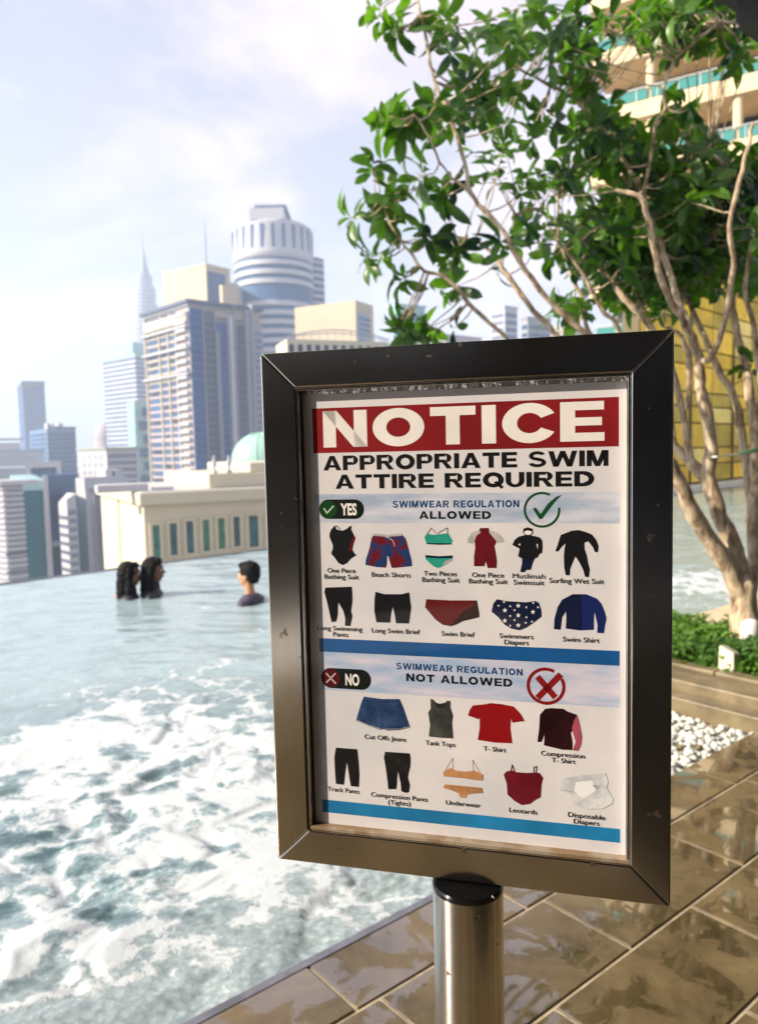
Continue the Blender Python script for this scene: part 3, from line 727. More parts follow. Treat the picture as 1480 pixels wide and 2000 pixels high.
# lettering
_fc = {}
def glyphs(text, offset):
    cu = bpy.data.curves.new('lettering', 'FONT'); cu.body = text; cu.size = 1; cu.offset = offset; cu.resolution_u = 4
    o = bpy.data.objects.new('lettering', cu); col.objects.link(o)
    dg = bpy.context.evaluated_depsgraph_get(); dg.update()
    me_ = bpy.data.meshes.new_from_object(o.evaluated_get(dg)); bpy.data.objects.remove(o); bpy.data.curves.remove(cu); return me_
def lettering(text, x0, x1, zb, zt, m, offset=0.0, name='lettering', capref=True):
    """text set between x0..x1 (mm) with its baseline at zb and its capital tops at zt"""
    me_ = glyphs(text, offset)
    n = len(me_.vertices); c_ = np.zeros(n * 3); me_.vertices.foreach_get('co', c_); c_ = c_.reshape(-1, 3)
    if offset not in _fc:
        mh = glyphs('H', offset); hc = np.zeros(len(mh.vertices) * 3); mh.vertices.foreach_get('co', hc); hc = hc.reshape(-1, 3); _fc[offset] = (hc[:, 1].min(), hc[:, 1].max()); bpy.data.meshes.remove(mh)
    b0, b1 = _fc[offset]
    xa, xb = c_[:, 0].min(), c_[:, 0].max()
    lay[0] += 1
    X_ = x0 + (c_[:, 0] - xa) / (xb - xa) * (x1 - x0); Z_ = zb + (c_[:, 1] - b0) / (b1 - b0) * (zt - zb)
    nc = np.stack([X_ / 1000, np.full(n, YP - .00004 - lay[0] * .000004), Z_ / 1000 + BZ], -1)
    me_.vertices.foreach_set('co', nc.astype(np.float32).ravel()); me_.materials.clear(); me_.materials.append(m); me_.update()
    return link(name, me_, poster)
# heavy extended capitals drawn as outlines
def arc(cx, cy, rx, ry, a0, a1, n=18): return [(cx + rx * math.cos(R(a0 + (a1 - a0) * i / n)), cy + ry * math.sin(R(a0 + (a1 - a0) * i / n))) for i in range(n + 1)]
def band_arc(cx, cy, rx, ry, tx, ty, a0, a1, n=22):
    o = arc(cx, cy, rx, ry, a0, a1, n); i_ = arc(cx, cy, rx - tx, ry - ty, a0, a1, n)
    return [[o[k], o[k + 1], i_[k + 1], i_[k]] for k in range(n)]
def rc(x0, x1, y0, y1): return [(x0, y0), (x1, y0), (x1, y1), (x0, y1)]
S_ = .30; h_ = .235
def glyph(c):
    if c == 'N': return 1.02, [rc(0, S_, 0, 1), rc(.72, 1.02, 0, 1), [(0, 1), (.32, 1), (1.02, 0), (.70, 0)]]
    if c == 'I': return S_, [rc(0, S_, 0, 1)]
    if c == 'T': return .98, [rc(0, .98, 1 - h_, 1), rc(.34, .64, 0, 1 - h_)]
    if c == 'E': return .88, [rc(0, S_, 0, 1), rc(S_, .88, 0, .215), rc(S_, .83, .395, .60), rc(S_, .87, .785, 1)]
    if c == 'O': return 1.16, band_arc(.58, .5, .58, .515, .31, .255, 0, 360, 36)
    if c == 'Q': return 1.16, band_arc(.58, .5, .58, .515, .31, .255, 0, 360, 36) + [[(.60, .34), (.76, .42), (1.16, .02), (1.02, -.12)]]
    if c == 'L': return .86, [rc(0, S_, 0, 1), rc(S_, .86, 0, .235)]
    if c == 'G': return 1.12, band_arc(.58, .5, .58, .515, .31, .255, 35, 322, 32) + [rc(.60, 1.12, .36, .55), rc(.84, 1.12, .10, .40)]
    if c == 'C': return 1.06, band_arc(.57, .5, .57, .515, .31, .255, 28, 332, 32)
    if c == 'D': return 1.04, [rc(0, S_, 0, 1), rc(S_, .5, 0, .225), rc(S_, .5, .775, 1)] + band_arc(.5, .5, .54, .5, .30, .275, -90, 90)
    if c == 'P': return .95, [rc(0, S_, 0, 1), rc(S_, .6, .36, .56), rc(S_, .6, .795, 1)] + band_arc(.6, .68, .35, .32, .28, .115, -90, 90)
    if c == 'R': return 1.06, [rc(0, S_, 0, 1), rc(S_, .66, .40, .60), rc(S_, .66, .795, 1)] + band_arc(.66, .70, .35, .30, .28, .10, -90, 90) + [[(.45, .42), (.72, .44), (1.06, 0), (.73, 0)]]
    if c == 'A': return 1.14, [[(0, 0), (.31, 0), (.62, .88), (.72, 1), (.42, 1)], [(.83, 0), (1.14, 0), (.72, 1), (.46, 1)], rc(.30, .84, .19, .37)]
    if c == 'M': return 1.16, [rc(0, .27, 0, 1), rc(.89, 1.16, 0, 1), [(0, 1), (.36, 1), (.68, 0), (.45, 0)], [(1.16, 1), (.80, 1), (.48, 0), (.71, 0)]]
    if c == 'W': return 1.58, [[(0, 1), (.30, 1), (.55, 0), (.27, 0)], [(.28, 0), (.56, 0), (.94, 1), (.66, 1)], [(.64, 1), (.92, 1), (1.30, 0), (1.02, 0)], [(1.03, 0), (1.31, 0), (1.58, 1), (1.28, 1)]]
    if c == 'U': return 1.02, [rc(0, S_, .42, 1), rc(.72, 1.02, .42, 1)] + band_arc(.51, .42, .51, .435, .30, .20, 180, 360)
    if c == 'S':
        top = band_arc(.49, .715, .46, .30, .25, .20, 20, 270, 24); bot = band_arc(.50, .285, .48, .30, .25, .20, -90, 90, 18) + band_arc(.50, .285, .50, .30, .27, .20, 190, 270, 10)
        return .99, top + bot + [[(.40, .415), (.62, .385), (.62, .585), (.40, .615)]]
    return .42, []
def heavy(text, x0, x1, zb, zt, m, gap=.12):
    polys = []; x = 0
    for c in text:
        w_, ps = glyph(c)
        polys += [[(x + a, b) for a, b in p_] for p_ in ps]; x += w_ + gap
    x -= gap; sx = (x1 - x0) / x; sz = zt - zb
    flat_part('lettering', [[(x0 + a * sx, zb + b * sz) for a, b in p_] for p_ in polys], m)
heavy('NOTICE', -142.5, 145, 178.8, 217.3, white_p, .13)
heavy('APPROPRIATE SWIM', -143.5, 148.8, 154.3, 169.8, ink, .10)
heavy('ATTIRE REQUIRED', -130.5, 135.4, 134.6, 149.6, ink, .10)
heavy('SWIMWEAR REGULATION', -68, 63, 114.2, 121.4, blue_t, .16)
heavy('ALLOWED', -40, 34.5, 102.4, 110.4, ink, .15)
heavy('SWIMWEAR REGULATION', -68, 65, -58.6, -51.6, blue_t, .16)
heavy('NOT ALLOWED', -57.3, 54.3, -71, -62.6, ink, .15)
# pills and marks
yz = 112.6
o = flat_part('yes_badge', [rrect(-149.5, -99.3, 102.3, 123.2, 10.2)], mat('pill_black', (.006, .010, .008), .4))
flat_part('badge_disc', [arc(-139.2, yz, 9.6, 9.6, 0, 360, 28)[:-1]], pill_g)
flat_part('check_mark', stroke([(-144, 113.5), (-141, 108.5), (-133.5, 116)], 1.5), mat('print_pale_green', (.45, .52, .44), .4))
lettering('YES', -125.5, -107.5, 106.2, 119, white_p, .035)
nz_ = -72.5
flat_part('no_badge', [rrect(-152.9, -96.2, -83.6, -61.2, 11)], MATS['pill_black'])
flat_part('badge_disc', [arc(-141.8, nz_ + .1, 10.4, 10.4, 0, 360, 28)[:-1]], pill_r)
flat_part('cross_mark', stroke([(-147, -67.5), (-136.7, -78)], 1.5) + stroke([(-136.7, -67.2), (-147, -77.6)], 1.5), mat('print_pale_pink', (.5, .38, .42), .4))
lettering('NO', -125.3, -109.5, -79.5, -66.5, white_p, .035)
flat_part('check_ring', ring(85.1, 111.6, 15.6, 18, 62, 367, 50), green_d)
flat_part('check_mark', [Zm(Z2, [(617, 180), (640, 168), (680, 222), (735, 140), (800, 85), (850, 66), (790, 130), (690, 262), (668, 262)])], green_d)
flat_part('cross_ring', ring(88, -68.2, 16, 19.4, 62, 388, 50), red_x)
flat_part('cross_mark', stroke(Zm(Z4, [(728, 170), (840, 300)]), 6.3) + stroke(Zm(Z4, [(728, 305), (880, 152)]), 6.3), red_x)
# pictures
def pic(name, z, parts, label=None):
    o = None
    for i, (pts, m_) in enumerate(parts):
        o = flat_part(name, [Zm(z, pts)], m_)
def line(z, pts, w, m_, name): flat_part(name, stroke(Zm(z, pts), w), m_)
pic('bathing_suit_print', Z1, [([(222, 318), (235, 345), (262, 352), (290, 354), (320, 338), (345, 316), (357, 320), (352, 345), (372, 385), (388, 415), (372, 460), (362, 510), (378, 535), (395, 552), (350, 580), (320, 615), (285, 632), (250, 615), (222, 575), (192, 540), (205, 500), (205, 470), (180, 410), (178, 385), (192, 345)], ink),
                       ([(372, 385), (388, 415), (372, 460), (352, 520), (328, 520), (350, 450)], maroon)])
line(Z1, [(200, 350), (215, 322), (240, 318), (262, 345)], .9, ink, 'strap_print')
pic('shorts_print', Z1, [([(535, 380), (580, 388), (700, 390), (755, 380), (790, 420), (810, 490), (838, 600), (840, 640), (690, 655), (675, 650), (650, 560), (640, 560), (640, 610), (632, 652), (560, 648), (466, 630), (470, 590), (498, 500), (515, 420)], floral),
                 ([(535, 378), (640, 388), (755, 378), (760, 396), (640, 405), (531, 396)], greyp)])
line(Z1, [(630, 405), (660, 415), (690, 440), (700, 480)], .5, white_p, 'drawstring_print')
pic('bikini_print', Z1, [([(960, 375), (1000, 388), (1060, 385), (1095, 380), (1130, 375), (1150, 410), (1165, 435), (1155, 465), (1050, 467), (958, 462), (940, 410)], teal_p),
                 ([(957, 455), (1155, 457), (1155, 466), (1050, 468), (958, 463)], navy),
                 ([(947, 553), (1060, 562), (1167, 556), (1162, 595), (1110, 625), (1070, 648), (1045, 655), (1010, 640), (950, 585)], teal_p),
                 ([(947, 551), (1060, 560), (1167, 554), (1165, 575), (1060, 578), (949, 571)], navy), ([(1163, 578), (1162, 595), (1085, 635), (1105, 600)], greyp)])
line(Z1, [(962, 378), (995, 335), (1040, 378)], .6, maroon, 'strap_print'); line(Z1, [(1050, 382), (1062, 365), (1126, 332), (1124, 378)], .6, navy, 'strap_print')
pic('shorty_suit_print', Z2, [([(190, 345), (265, 345), (300, 385), (330, 430), (308, 480), (320, 540), (328, 600), (325, 655), (255, 655), (238, 598), (228, 640), (145, 640), (145, 560), (155, 490), (150, 440), (145, 400), (170, 360)], crimson),
                   ([(190, 350), (130, 370), (95, 420), (92, 452), (138, 458), (152, 430), (165, 395), (200, 370)], greyp),
                   ([(262, 350), (330, 370), (370, 405), (387, 445), (330, 453), (310, 420), (270, 375)], greyp),
                   ([(192, 335), (262, 332), (265, 362), (228, 375), (190, 360)], maroon)])
pic('modest_suit_print', Z2, [([(540, 340), (575, 328), (615, 340), (618, 375), (600, 394), (555, 394), (538, 370)], ink), ([(548, 362), (575, 353), (610, 362), (605, 382), (578, 391), (552, 382)], white_p),
                   ([(545, 392), (610, 394), (670, 408), (690, 430), (695, 480), (690, 535), (670, 540), (655, 570), (635, 575), (620, 600), (600, 668), (565, 670), (545, 690), (515, 685), (530, 620), (530, 580), (498, 560), (505, 530), (510, 500), (452, 470), (470, 430), (500, 405)], ink),
                   ([(500, 466), (515, 457), (516, 477)], white_p), ([(646, 462), (655, 505), (657, 462)], white_p), ([(532, 575), (620, 582), (598, 664), (570, 664), (545, 686), (518, 682), (532, 620)], navy)])
pic('wet_suit_print', Z2, [([(930, 355), (985, 350), (1040, 365), (1090, 385), (1125, 430), (1143, 480), (1137, 528), (1112, 525), (1100, 490), (1060, 440), (1030, 450), (1030, 500), (1050, 560), (1060, 620), (1073, 665), (1065, 728), (1035, 725), (1020, 670), (990, 610), (957, 560), (940, 600), (915, 660), (912, 712), (880, 712), (868, 650), (865, 560), (870, 500), (880, 455), (850, 480), (820, 520), (797, 520), (815, 470), (840, 390)], ink)])
pic('leggings_print', Z1, [([(145, 812), (357, 805), (360, 850), (362, 920), (350, 1000), (362, 1040), (355, 1075), (345, 1120), (303, 1118), (305, 1060), (290, 1000), (262, 950), (248, 930), (245, 980), (245, 1030), (232, 1085), (195, 1088), (180, 1020), (160, 930), (138, 850)], ink)])
pic('long_brief_print', Z1, [([(548, 845), (620, 865), (760, 865), (818, 850), (822, 900), (833, 970), (815, 1100), (712, 1098), (700, 1020), (685, 965), (670, 1030), (665, 1093), (555, 1090), (538, 1000), (540, 900)], ink)])
pic('swim_brief_print', Z1, [([(955, 905), (1150, 915), (1360, 915), (1380, 1030), (1378, 1050), (1250, 1080), (1190, 1110), (1150, 1122), (1085, 1110), (1030, 1070), (945, 970)], mat('print_brief_red', (.10, .008, .008), .4)),
                  ([(1150, 1122), (1240, 1010), (1340, 950), (1345, 915), (1360, 915), (1380, 1030), (1378, 1050), (1250, 1080), (1190, 1110)], mat('print_brief_dark', (.022, .006, .006), .4))])
pic('diaper_print', Z2, [([(330, 905), (400, 920), (480, 925), (560, 930), (640, 920), (665, 935), (685, 1000), (685, 1045), (640, 1080), (570, 1130), (510, 1155), (440, 1140), (390, 1110), (340, 1050), (285, 1005), (300, 940)], navy)])
def star(x, y, r): return [(x + (r if k % 2 == 0 else r * .42) * math.sin(k * math.pi / 5), y - (r if k % 2 == 0 else r * .42) * math.cos(k * math.pi / 5)) for k in range(10)]
flat_part('star_print', [Zm(Z2, star(x, y, 21)) for x, y in ((500, 958), (393, 995), (618, 1008), (500, 1035), (392, 1078), (500, 1115))] +
          [Zm(Z2, star(x, y, 11)) for x, y in ((342, 958), (435, 962), (565, 970), (658, 970), (470, 993), (435, 1040), (565, 1050), (470, 1073), (435, 1118), (385, 928), (620, 935), (560, 1095), (610, 1085))], white_p)
pic('swim_shirt_print', Z2, [([(935, 865), (1045, 865), (1130, 900), (1165, 940), (1190, 1000), (1207, 1060), (1195, 1110), (1185, 1178), (1133, 1175), (1135, 1110), (1110, 1000), (1105, 1060), (1105, 1150), (990, 1155), (880, 1140), (885, 1060), (882, 1000), (850, 1050), (838, 1150), (785, 1145), (790, 1060), (815, 970), (850, 910)], navy2),
                  ([(935, 865), (1010, 866), (1010, 1154), (880, 1140), (885, 1060), (882, 1000), (850, 1050), (838, 1150), (785, 1145), (790, 1060), (815, 970), (850, 910)], navy)])
pic('jeans_shorts_print', Z3, [([(455, 412), (600, 432), (740, 432), (770, 500), (800, 590), (825, 660), (740, 680), (640, 685), (604, 672), (590, 680), (500, 650), (392, 605), (410, 540), (435, 460)], denim)])
line(Z3, [(600, 440), (600, 660)], .5, navy, 'seam_print'); line(Z3, [(452, 440), (600, 458), (745, 455)], .4, navy, 'seam_print'); line(Z3, [(395, 600), (500, 645), (592, 672)], .6, greyp, 'hem_print'); line(Z3, [(620, 675), (740, 672), (820, 655)], .6, greyp, 'hem_print')
pic('tank_top_print', Z3, [([(988, 430), (1012, 437), (1030, 460), (1065, 470), (1110, 460), (1120, 445), (1147, 447), (1147, 500), (1168, 565), (1160, 620), (1170, 748), (1060, 742), (975, 732), (985, 640), (970, 540), (990, 510)], tankm),
                ([(1012, 440), (1030, 460), (1065, 470), (1110, 460), (1120, 448), (1115, 480), (1090, 505), (1065, 510), (1040, 498), (1020, 470)], mat('print_tank_inner', (.018, .02, .02), .4))])
pic('t_shirt_print', Z4, [([(240, 370), (330, 362), (370, 353), (460, 362), (540, 378), (590, 430), (622, 485), (530, 497), (520, 460), (515, 540), (530, 650), (400, 645), (275, 625), (290, 540), (290, 460), (280, 472), (203, 445), (215, 405)], red_s)])
line(Z4, [(372, 358), (415, 372), (458, 364)], .7, maroon, 'collar_print')
pic('compression_shirt_print', Z4, [([(775, 395), (820, 390), (910, 395), (940, 415), (1010, 440), (1000, 500), (975, 560), (962, 570), (975, 640), (975, 700), (900, 698), (765, 665), (770, 580), (745, 640), (717, 640), (730, 540), (735, 440)], mat('print_black_red', (.022, .004, .006), .4, var=.5, vscale=15)),
                         ([(1010, 440), (1030, 510), (1047, 600), (1040, 660), (1020, 708), (978, 702), (1000, 640), (972, 540), (990, 480)], pinks)])
pic('track_pants_print', Z3, [([(230, 822), (400, 835), (405, 880), (412, 950), (417, 1040), (413, 1137), (350, 1130), (338, 1060), (318, 930), (305, 1010), (293, 1120), (230, 1112), (222, 1000), (218, 900)], ink)])
pic('compression_pants_print', Z3, [([(625, 855), (820, 868), (828, 910), (825, 970), (805, 1060), (822, 1120), (815, 1178), (790, 1185), (755, 1172), (750, 1110), (738, 1060), (727, 1000), (720, 1060), (718, 1120), (712, 1155), (650, 1155), (645, 1100), (632, 1000), (615, 900)], ink)])
pic('underwear_print', Z3, [([(1100, 1010), (1150, 985), (1200, 1008), (1280, 1015), (1340, 1005), (1410, 1040), (1408, 1085), (1340, 1080), (1250, 1065), (1095, 1052), (1090, 1020)], tanp),
                 ([(1105, 1117), (1250, 1130), (1400, 1145), (1410, 1185), (1330, 1190), (1280, 1200), (1272, 1225), (1225, 1222), (1215, 1190), (1160, 1165), (1090, 1145)], tanp)])
for ps in ([(1105, 1005), (1165, 905)], [(1166, 905), (1166, 990)], [(1325, 920), (1330, 1005)], [(1326, 920), (1385, 1025)]): line(Z3, ps, .45, tanp, 'strap_print')
pic('leotard_print', Z4, [([(485, 860), (530, 850), (560, 865), (640, 870), (700, 868), (730, 870), (755, 915), (745, 960), (740, 1050), (700, 1070), (660, 1100), (600, 1108), (550, 1080), (495, 1030), (490, 950), (468, 885)], crimson)])
for ps in ([(522, 850), (530, 810), (550, 862)], [(690, 868), (690, 828), (712, 822), (706, 868)], [(470, 882), (520, 855)], [(730, 872), (758, 912)]): line(Z4, ps, .8, crimson, 'strap_print')
pic('disposable_diaper_print', Z4, [([(880, 915), (1050, 885), (1220, 873), (1240, 940), (1230, 980), (1275, 1060), (1270, 1100), (1200, 1135), (1100, 1140), (1000, 1110), (960, 1030), (890, 1000), (885, 960)], diap),
                         ([(1000, 940), (1120, 925), (1150, 1000), (1060, 1060), (990, 1020)], white_f), ([(1120, 960), (1200, 960), (1160, 995)], greyp)])
line(Z4, [(890, 995), (980, 1010), (1010, 1025)], .7, greyp, 'fold_print'); line(Z4, [(1130, 1060), (1190, 1045)], .7, greyp, 'fold_print')
caps = [('One Piece', 639.7, 694.4, 1118.6), ('Bathing Suit', 634, 700.7, 1130.8), ('Beach Shorts', 726, 802, 1127), ('Two Pieces', 827.5, 892, 1124.7), ('Bathing Suit', 824.3, 897.3, 1136.9),
        ('One Piece', 921.6, 983.7, 1127.6), ('Bathing Suit', 915.5, 991, 1139.8), ('Muslimah', 1000.7, 1064, 1129.6), ('Swimsuit', 1002.4, 1062.3, 1142.2), ('Surfing Wet Suit', 1072, 1179, 1139.3),
        ('Long Swimming', 620, 707.5, 1231.5), ('Pants', 651, 680, 1243.2), ('Long Swim Brief', 726, 819.7, 1236.8), ('Swim Brief', 862, 926.5, 1242.7), ('Swimmers', 975, 1041, 1247), ('Diapers', 984.4, 1031.8, 1259), ('Swim Shirt', 1098.5, 1169.8, 1254),
        ('Cut Offs Jeans', 712, 793, 1445.4), ('Tank Tops', 830.7, 888.8, 1456.5), ('T- Shirt', 943.8, 987.8, 1467.6), ('Compression', 1055.8, 1141.4, 1478), ('T- Shirt', 1076.6, 1123, 1490), ('Track Pants', 640, 701.7, 1547),
        ('Compression Pants', 724.8, 834.8, 1560.3), ('(Tights)', 758, 801.5, 1572), ('Underwear', 870.5, 938.3, 1574), ('Leotards', 993.9, 1048.4, 1588), ('Disposable', 1108.5, 1181, 1598), ('Diapers', 1119.6, 1169.6, 1610)]
for tx, xa, xb, yb in caps:
    xm = (xa + xb) / 2; a = bl_(xa, yb); b = bl_(xb, yb); zc = bl_(xm, yb)[1]
    lettering(tx, a[0], b[0], zc, zc + 4.9, ink, .001 if tx.startswith('Mus') else .007)
# clear acrylic sheet over the poster
am = bpy.data.materials.new('clear_acrylic'); am.use_nodes = True; t = am.node_tree; t.nodes.clear()
o_ = t.nodes.new('ShaderNodeOutputMaterial'); ms = t.nodes.new('ShaderNodeMixShader'); tr = t.nodes.new('ShaderNodeBsdfTransparent'); gl = t.nodes.new('ShaderNodeBsdfGlossy'); fw_ = t.nodes.new('ShaderNodeLayerWeight'); fr = t.nodes.new('ShaderNodeMapRange'); pw5 = t.nodes.new('ShaderNodeMath'); pw5.operation = 'POWER'; pw5.inputs[1].default_value = 5
gl.inputs['Roughness'].default_value = .04; fr.inputs['To Min'].default_value = .028; fr.inputs['To Max'].default_value = .9; t.links.new(fw_.outputs['Facing'], pw5.inputs[0]); t.links.new(pw5.outputs[0], fr.inputs['Value'])
t.links.new(fr.outputs[0], ms.inputs[0]); t.links.new(tr.outputs[0], ms.inputs[1]); t.links.new(gl.outputs[0], ms.inputs[2]); t.links.new(ms.outputs[0], o_.inputs[0])
m_ = MB(); m_.add([(-iw + .004, .0095, -ih + .005 + BZ), (iw - .004, .0095, -ih + .005 + BZ), (iw - .004, .0095, ih - .004 + BZ), (-iw + .004, .0095, ih - .004 + BZ)], [(0, 1, 2, 3)])
m_.build('acrylic_sheet', am, sgn)
# post, cap, foot
pc = at_depth(911, 1741, .775)
PCL = Matrix.Rotation(YAW, 3, 'Z') @ (Vector((pc.x, pc.y, 0)) - Vector((SC.x, SC.y, 0)))
pcx, pcy = PCL.x, .010
PR = .0372
zt = SC.z - hh - .0035
m_ = MB(); m_.lathe([(PR, .012), (PR, zt - .006)], 64, (pcx, pcy, 0)); m_.build('post', st_p, sgn, smooth=True)
m_ = MB(); m_.lathe([(PR + .0004, zt - .0058), (PR + .0006, zt - .002), (PR - .001, zt), (.001, zt + .0015)], 64, (pcx, pcy, 0)); m_.build('post_cap', mat('cap_steel', (.05, .05, .055), .12, metal=.9), sgn, smooth=True)
m_ = MB(); m_.box(pcx - .02, pcx + .02, pcy - .002, pcy + .012, zt + .0018, zt + .0036); m_.build('bracket', st_h, sgn)
m_ = MB(); m_.lathe([(.15, .001), (.15, .009), (.147, .012), (PR + .001, .0125)], 64, (pcx, pcy, 0)); m_.build('foot_plate', st_h, sgn, smooth=True)

# ------------------------------------------------------------------ the tree
bark = bpy.data.materials.new('bark'); bark.use_nodes = True
t = bark.node_tree; N = t.nodes; l = t.links.new; b = N['Principled BSDF']; b.inputs['Roughness'].default_value = .85
g_n = N.new('ShaderNodeNewGeometry'); mpn = N.new('ShaderNodeMapping'); mpn.inputs['Scale'].default_value = (14, 14, 4); l(g_n.outputs['Position'], mpn.inputs['Vector'])
n1 = N.new('ShaderNodeTexNoise'); n1.inputs['Scale'].default_value = 1.6; n1.inputs['Detail'].default_value = 8; n1.inputs['Roughness'].default_value = .7; l(mpn.outputs[0], n1.inputs['Vector'])
rp = N.new('ShaderNodeValToRGB'); rp.color_ramp.elements[0].position = .36; rp.color_ramp.elements[0].color = (.15, .085, .04, 1)
rp.color_ramp.elements[1].position = .62; rp.color_ramp.elements[1].color = (.66, .52, .36, 1); l(n1.outputs['Fac'], rp.inputs['Fac']); l(rp.outputs['Color'], b.inputs['Base Color'])
bp = N.new('ShaderNodeBump'); bp.inputs['Strength'].default_value = .8; bp.inputs['Distance'].default_value = .012; l(n1.outputs['Fac'], bp.inputs['Height']); l(bp.outputs[0], b.inputs['Normal'])

TB = at_z(1456, 1262, .13); TD = TB.y
tree = thing('broadleaf_tree', 'many stemmed tree with large glossy leaves growing from the planter', 'tree', (TB.x, TB.y, .1))
tree_off = Vector((TB.x, TB.y, .1))
# px, py, diameter in px, depth change from the base
paths = {
 'trunk': [[(1458, 1275, 66, 0), (1454, 1225, 56, 0), (1452, 1185, 54, 0), (1452, 1150, 46, 0), (1453, 1120, 26, .02), (1453, 1100, 6, .03)]],
 'limb': [
  [(1450, 1215, 34, 0), (1446, 1170, 38, 0), (1423, 1112, 36, -.02), (1385, 1054, 34, -.05), (1353, 1005, 31, -.1), (1330, 950, 28, -.14), (1300, 895, 24, -.18), (1262, 830, 19, -.25), (1215, 745, 15, -.3), (1165, 665, 12, -.35)],
  [(1453, 1215, 30, 0), (1450, 1150, 38, .02), (1438, 1087, 35, .05), (1416, 1032, 32, .08), (1394, 977, 30, .1), (1383, 925, 27, .1), (1388, 880, 25, .1), (1378, 800, 23, .08), (1368, 755, 20, .05), (1364, 700, 19, 0), (1345, 650, 16, -.1), (1325, 610, 14, -.15)],
  [(1454, 1215, 30, 0), (1459, 1155, 32, .04), (1471, 1098, 28, .15), (1469, 1010, 25, .25), (1474, 930, 24, .35), (1474, 850, 20, .4), (1462, 760, 17, .45), (1448, 690, 15, .5), (1432, 620, 14, .5), (1425, 560, 13, .5)],
  [(1386, 944, 24, .1), (1350, 905, 21, .2), (1316, 872, 18, .3), (1265, 800, 14, .45), (1210, 735, 12, .6), (1150, 665, 10, .7)],
 ],
 'branch': [
  [(1325, 612, 14, -.15), (1294, 561, 12, -.2), (1276, 490, 11, -.25), (1262, 420, 10, -.3), (1248, 385, 9, -.35), (1202, 371, 6, -.3)],
  [(1345, 650, 13, -.05), (1304, 526, 11, .1), (1287, 473, 10, .15), (1255, 392, 9, .2), (1242, 352, 8, .25), (1196, 284, 8, .3), (1168, 244, 7, .3), (1122, 193, 7, .3), (1060, 160, 5, .3), (1003, 130, 4, .3)],
  [(1350, 905, 14, .2), (1316, 740, 13, .3), (1269, 638, 12, .4), (1227, 592, 11, .45), (1185, 540, 10, .5), (1143, 480, 9, .55), (1115, 452, 8, .6), (1065, 420, 7, .6), (1037, 406, 6, .6), (1002, 424, 5, .6)],
  [(1165, 665, 11, -.35), (1129, 640, 11, -.38), (1076, 592, 10, -.4), (1027, 530, 10, -.45), (995, 475, 9, -.5), (975, 442, 9, -.5), (924, 386, 8, -.5), (912, 340, 7, -.5), (884, 244, 7, -.5), (850, 159, 6, -.5), (822, 28, 5, -.5), (806, -40, 4, -.5)],
  [(1262, 830, 12, -.25), (1150, 730, 11, -.1), (1083, 652, 10, 0), (1030, 592, 10, .1), (981, 522, 8, .15), (955, 487, 7, .2), (929, 471, 6, .2), (890, 462, 4, .2)],
  [(1210, 735, 9, .6), (1150, 649, 8, .65), (1136, 589, 8, .7), (1115, 533, 7, .75), (1100, 490, 6, .8), (1090, 455, 5, .8), (1088, 380, 4, .8)],
  [(1265, 800, 9, .45), (1206, 642, 8, .3), (1178, 610, 8, .3), (1150, 557, 7, .3), (1125, 515, 6, .3), (1085, 470, 4, .3)],
  [(1316, 872, 13, .3), (1290, 720, 12, .55), (1259, 620, 11, .7), (1241, 561, 11, .8), (1223, 490, 10, .9), (1213, 438, 8, 1.0), (1211, 370, 6, 1.1)],
  [(1425, 560, 12, .5), (1427, 473, 11, .45), (1420, 420, 10, .4), (1421, 347, 9, .35), (1408, 316, 8, .3), (1382, 303, 6, .3), (1349, 299, 5, .3)],
  [(1424, 440, 8, .4), (1399, 392, 6, .35), (1375, 390, 5, .3), (1340, 372, 3, .3)],
  [(1364, 700, 11, 0), (1386, 700, 10, -.1), (1416, 624, 10, -.2), (1430, 520, 9, -.3), (1424, 440, 8, -.4), (1450, 330, 7, -.5), (1470, 240, 6, -.5)],
  [(1255, 392, 7, .2), (1280, 246, 6, -.2), (1298, 213, 6, -.25), (1295, 180, 6, -.3), (1305, 139, 6, -.3), (1331, 103, 5, -.35), (1370, 69, 5, -.4), (1408, 41, 4, -.4)],
  [(1150, 730, 9, -.1), (1040, 700, 8, -.2), (981, 653, 7, -.25), (935, 613, 8, -.3), (895, 568, 8, -.3), (867, 539, 7, -.3), (827, 528, 6, -.3), (793, 482, 5, -.3), (765, 443, 4, -.3), (742, 390, 3, -.3)],
  [(924, 386, 6, -.5), (868, 330, 4, -.6), (839, 272, 4, -.7), (810, 225, 3, -.7)],
  [(1469, 1010, 16, .3), (1440, 800, 14, .5), (1400, 720, 12, .6), (1372, 650, 10, .7), (1345, 590, 9, .9), (1330, 520, 8, 1.1)],
  [(1340, 800, 8, .1), (1346, 720, 10, .1), (1330, 660, 9, .1), (1300, 640, 7, .1)],
  [(1474, 850, 13, .4), (1485, 760, 11, .3), (1470, 640, 10, .2), (1455, 560, 8, .1), (1470, 440, 6, .1)],
 ]}
stem_pts = []
def smooth_path(P, n=4):
    out = []
    for i in range(len(P) - 1):
        p0, p1, p2, p3 = P[max(i - 1, 0)], P[i], P[i + 1], P[min(i + 2, len(P) - 1)]
        for k in range(n):
            t_ = k / n
            out.append([.5 * ((2 * p1[j]) + (-p0[j] + p2[j]) * t_ + (2 * p0[j] - 5 * p1[j] + 4 * p2[j] - p3[j]) * t_ ** 2 + (-p0[j] + 3 * p1[j] - 3 * p2[j] + p3[j]) * t_ ** 3) for j in range(4)])
    out.append(list(P[-1])); return out
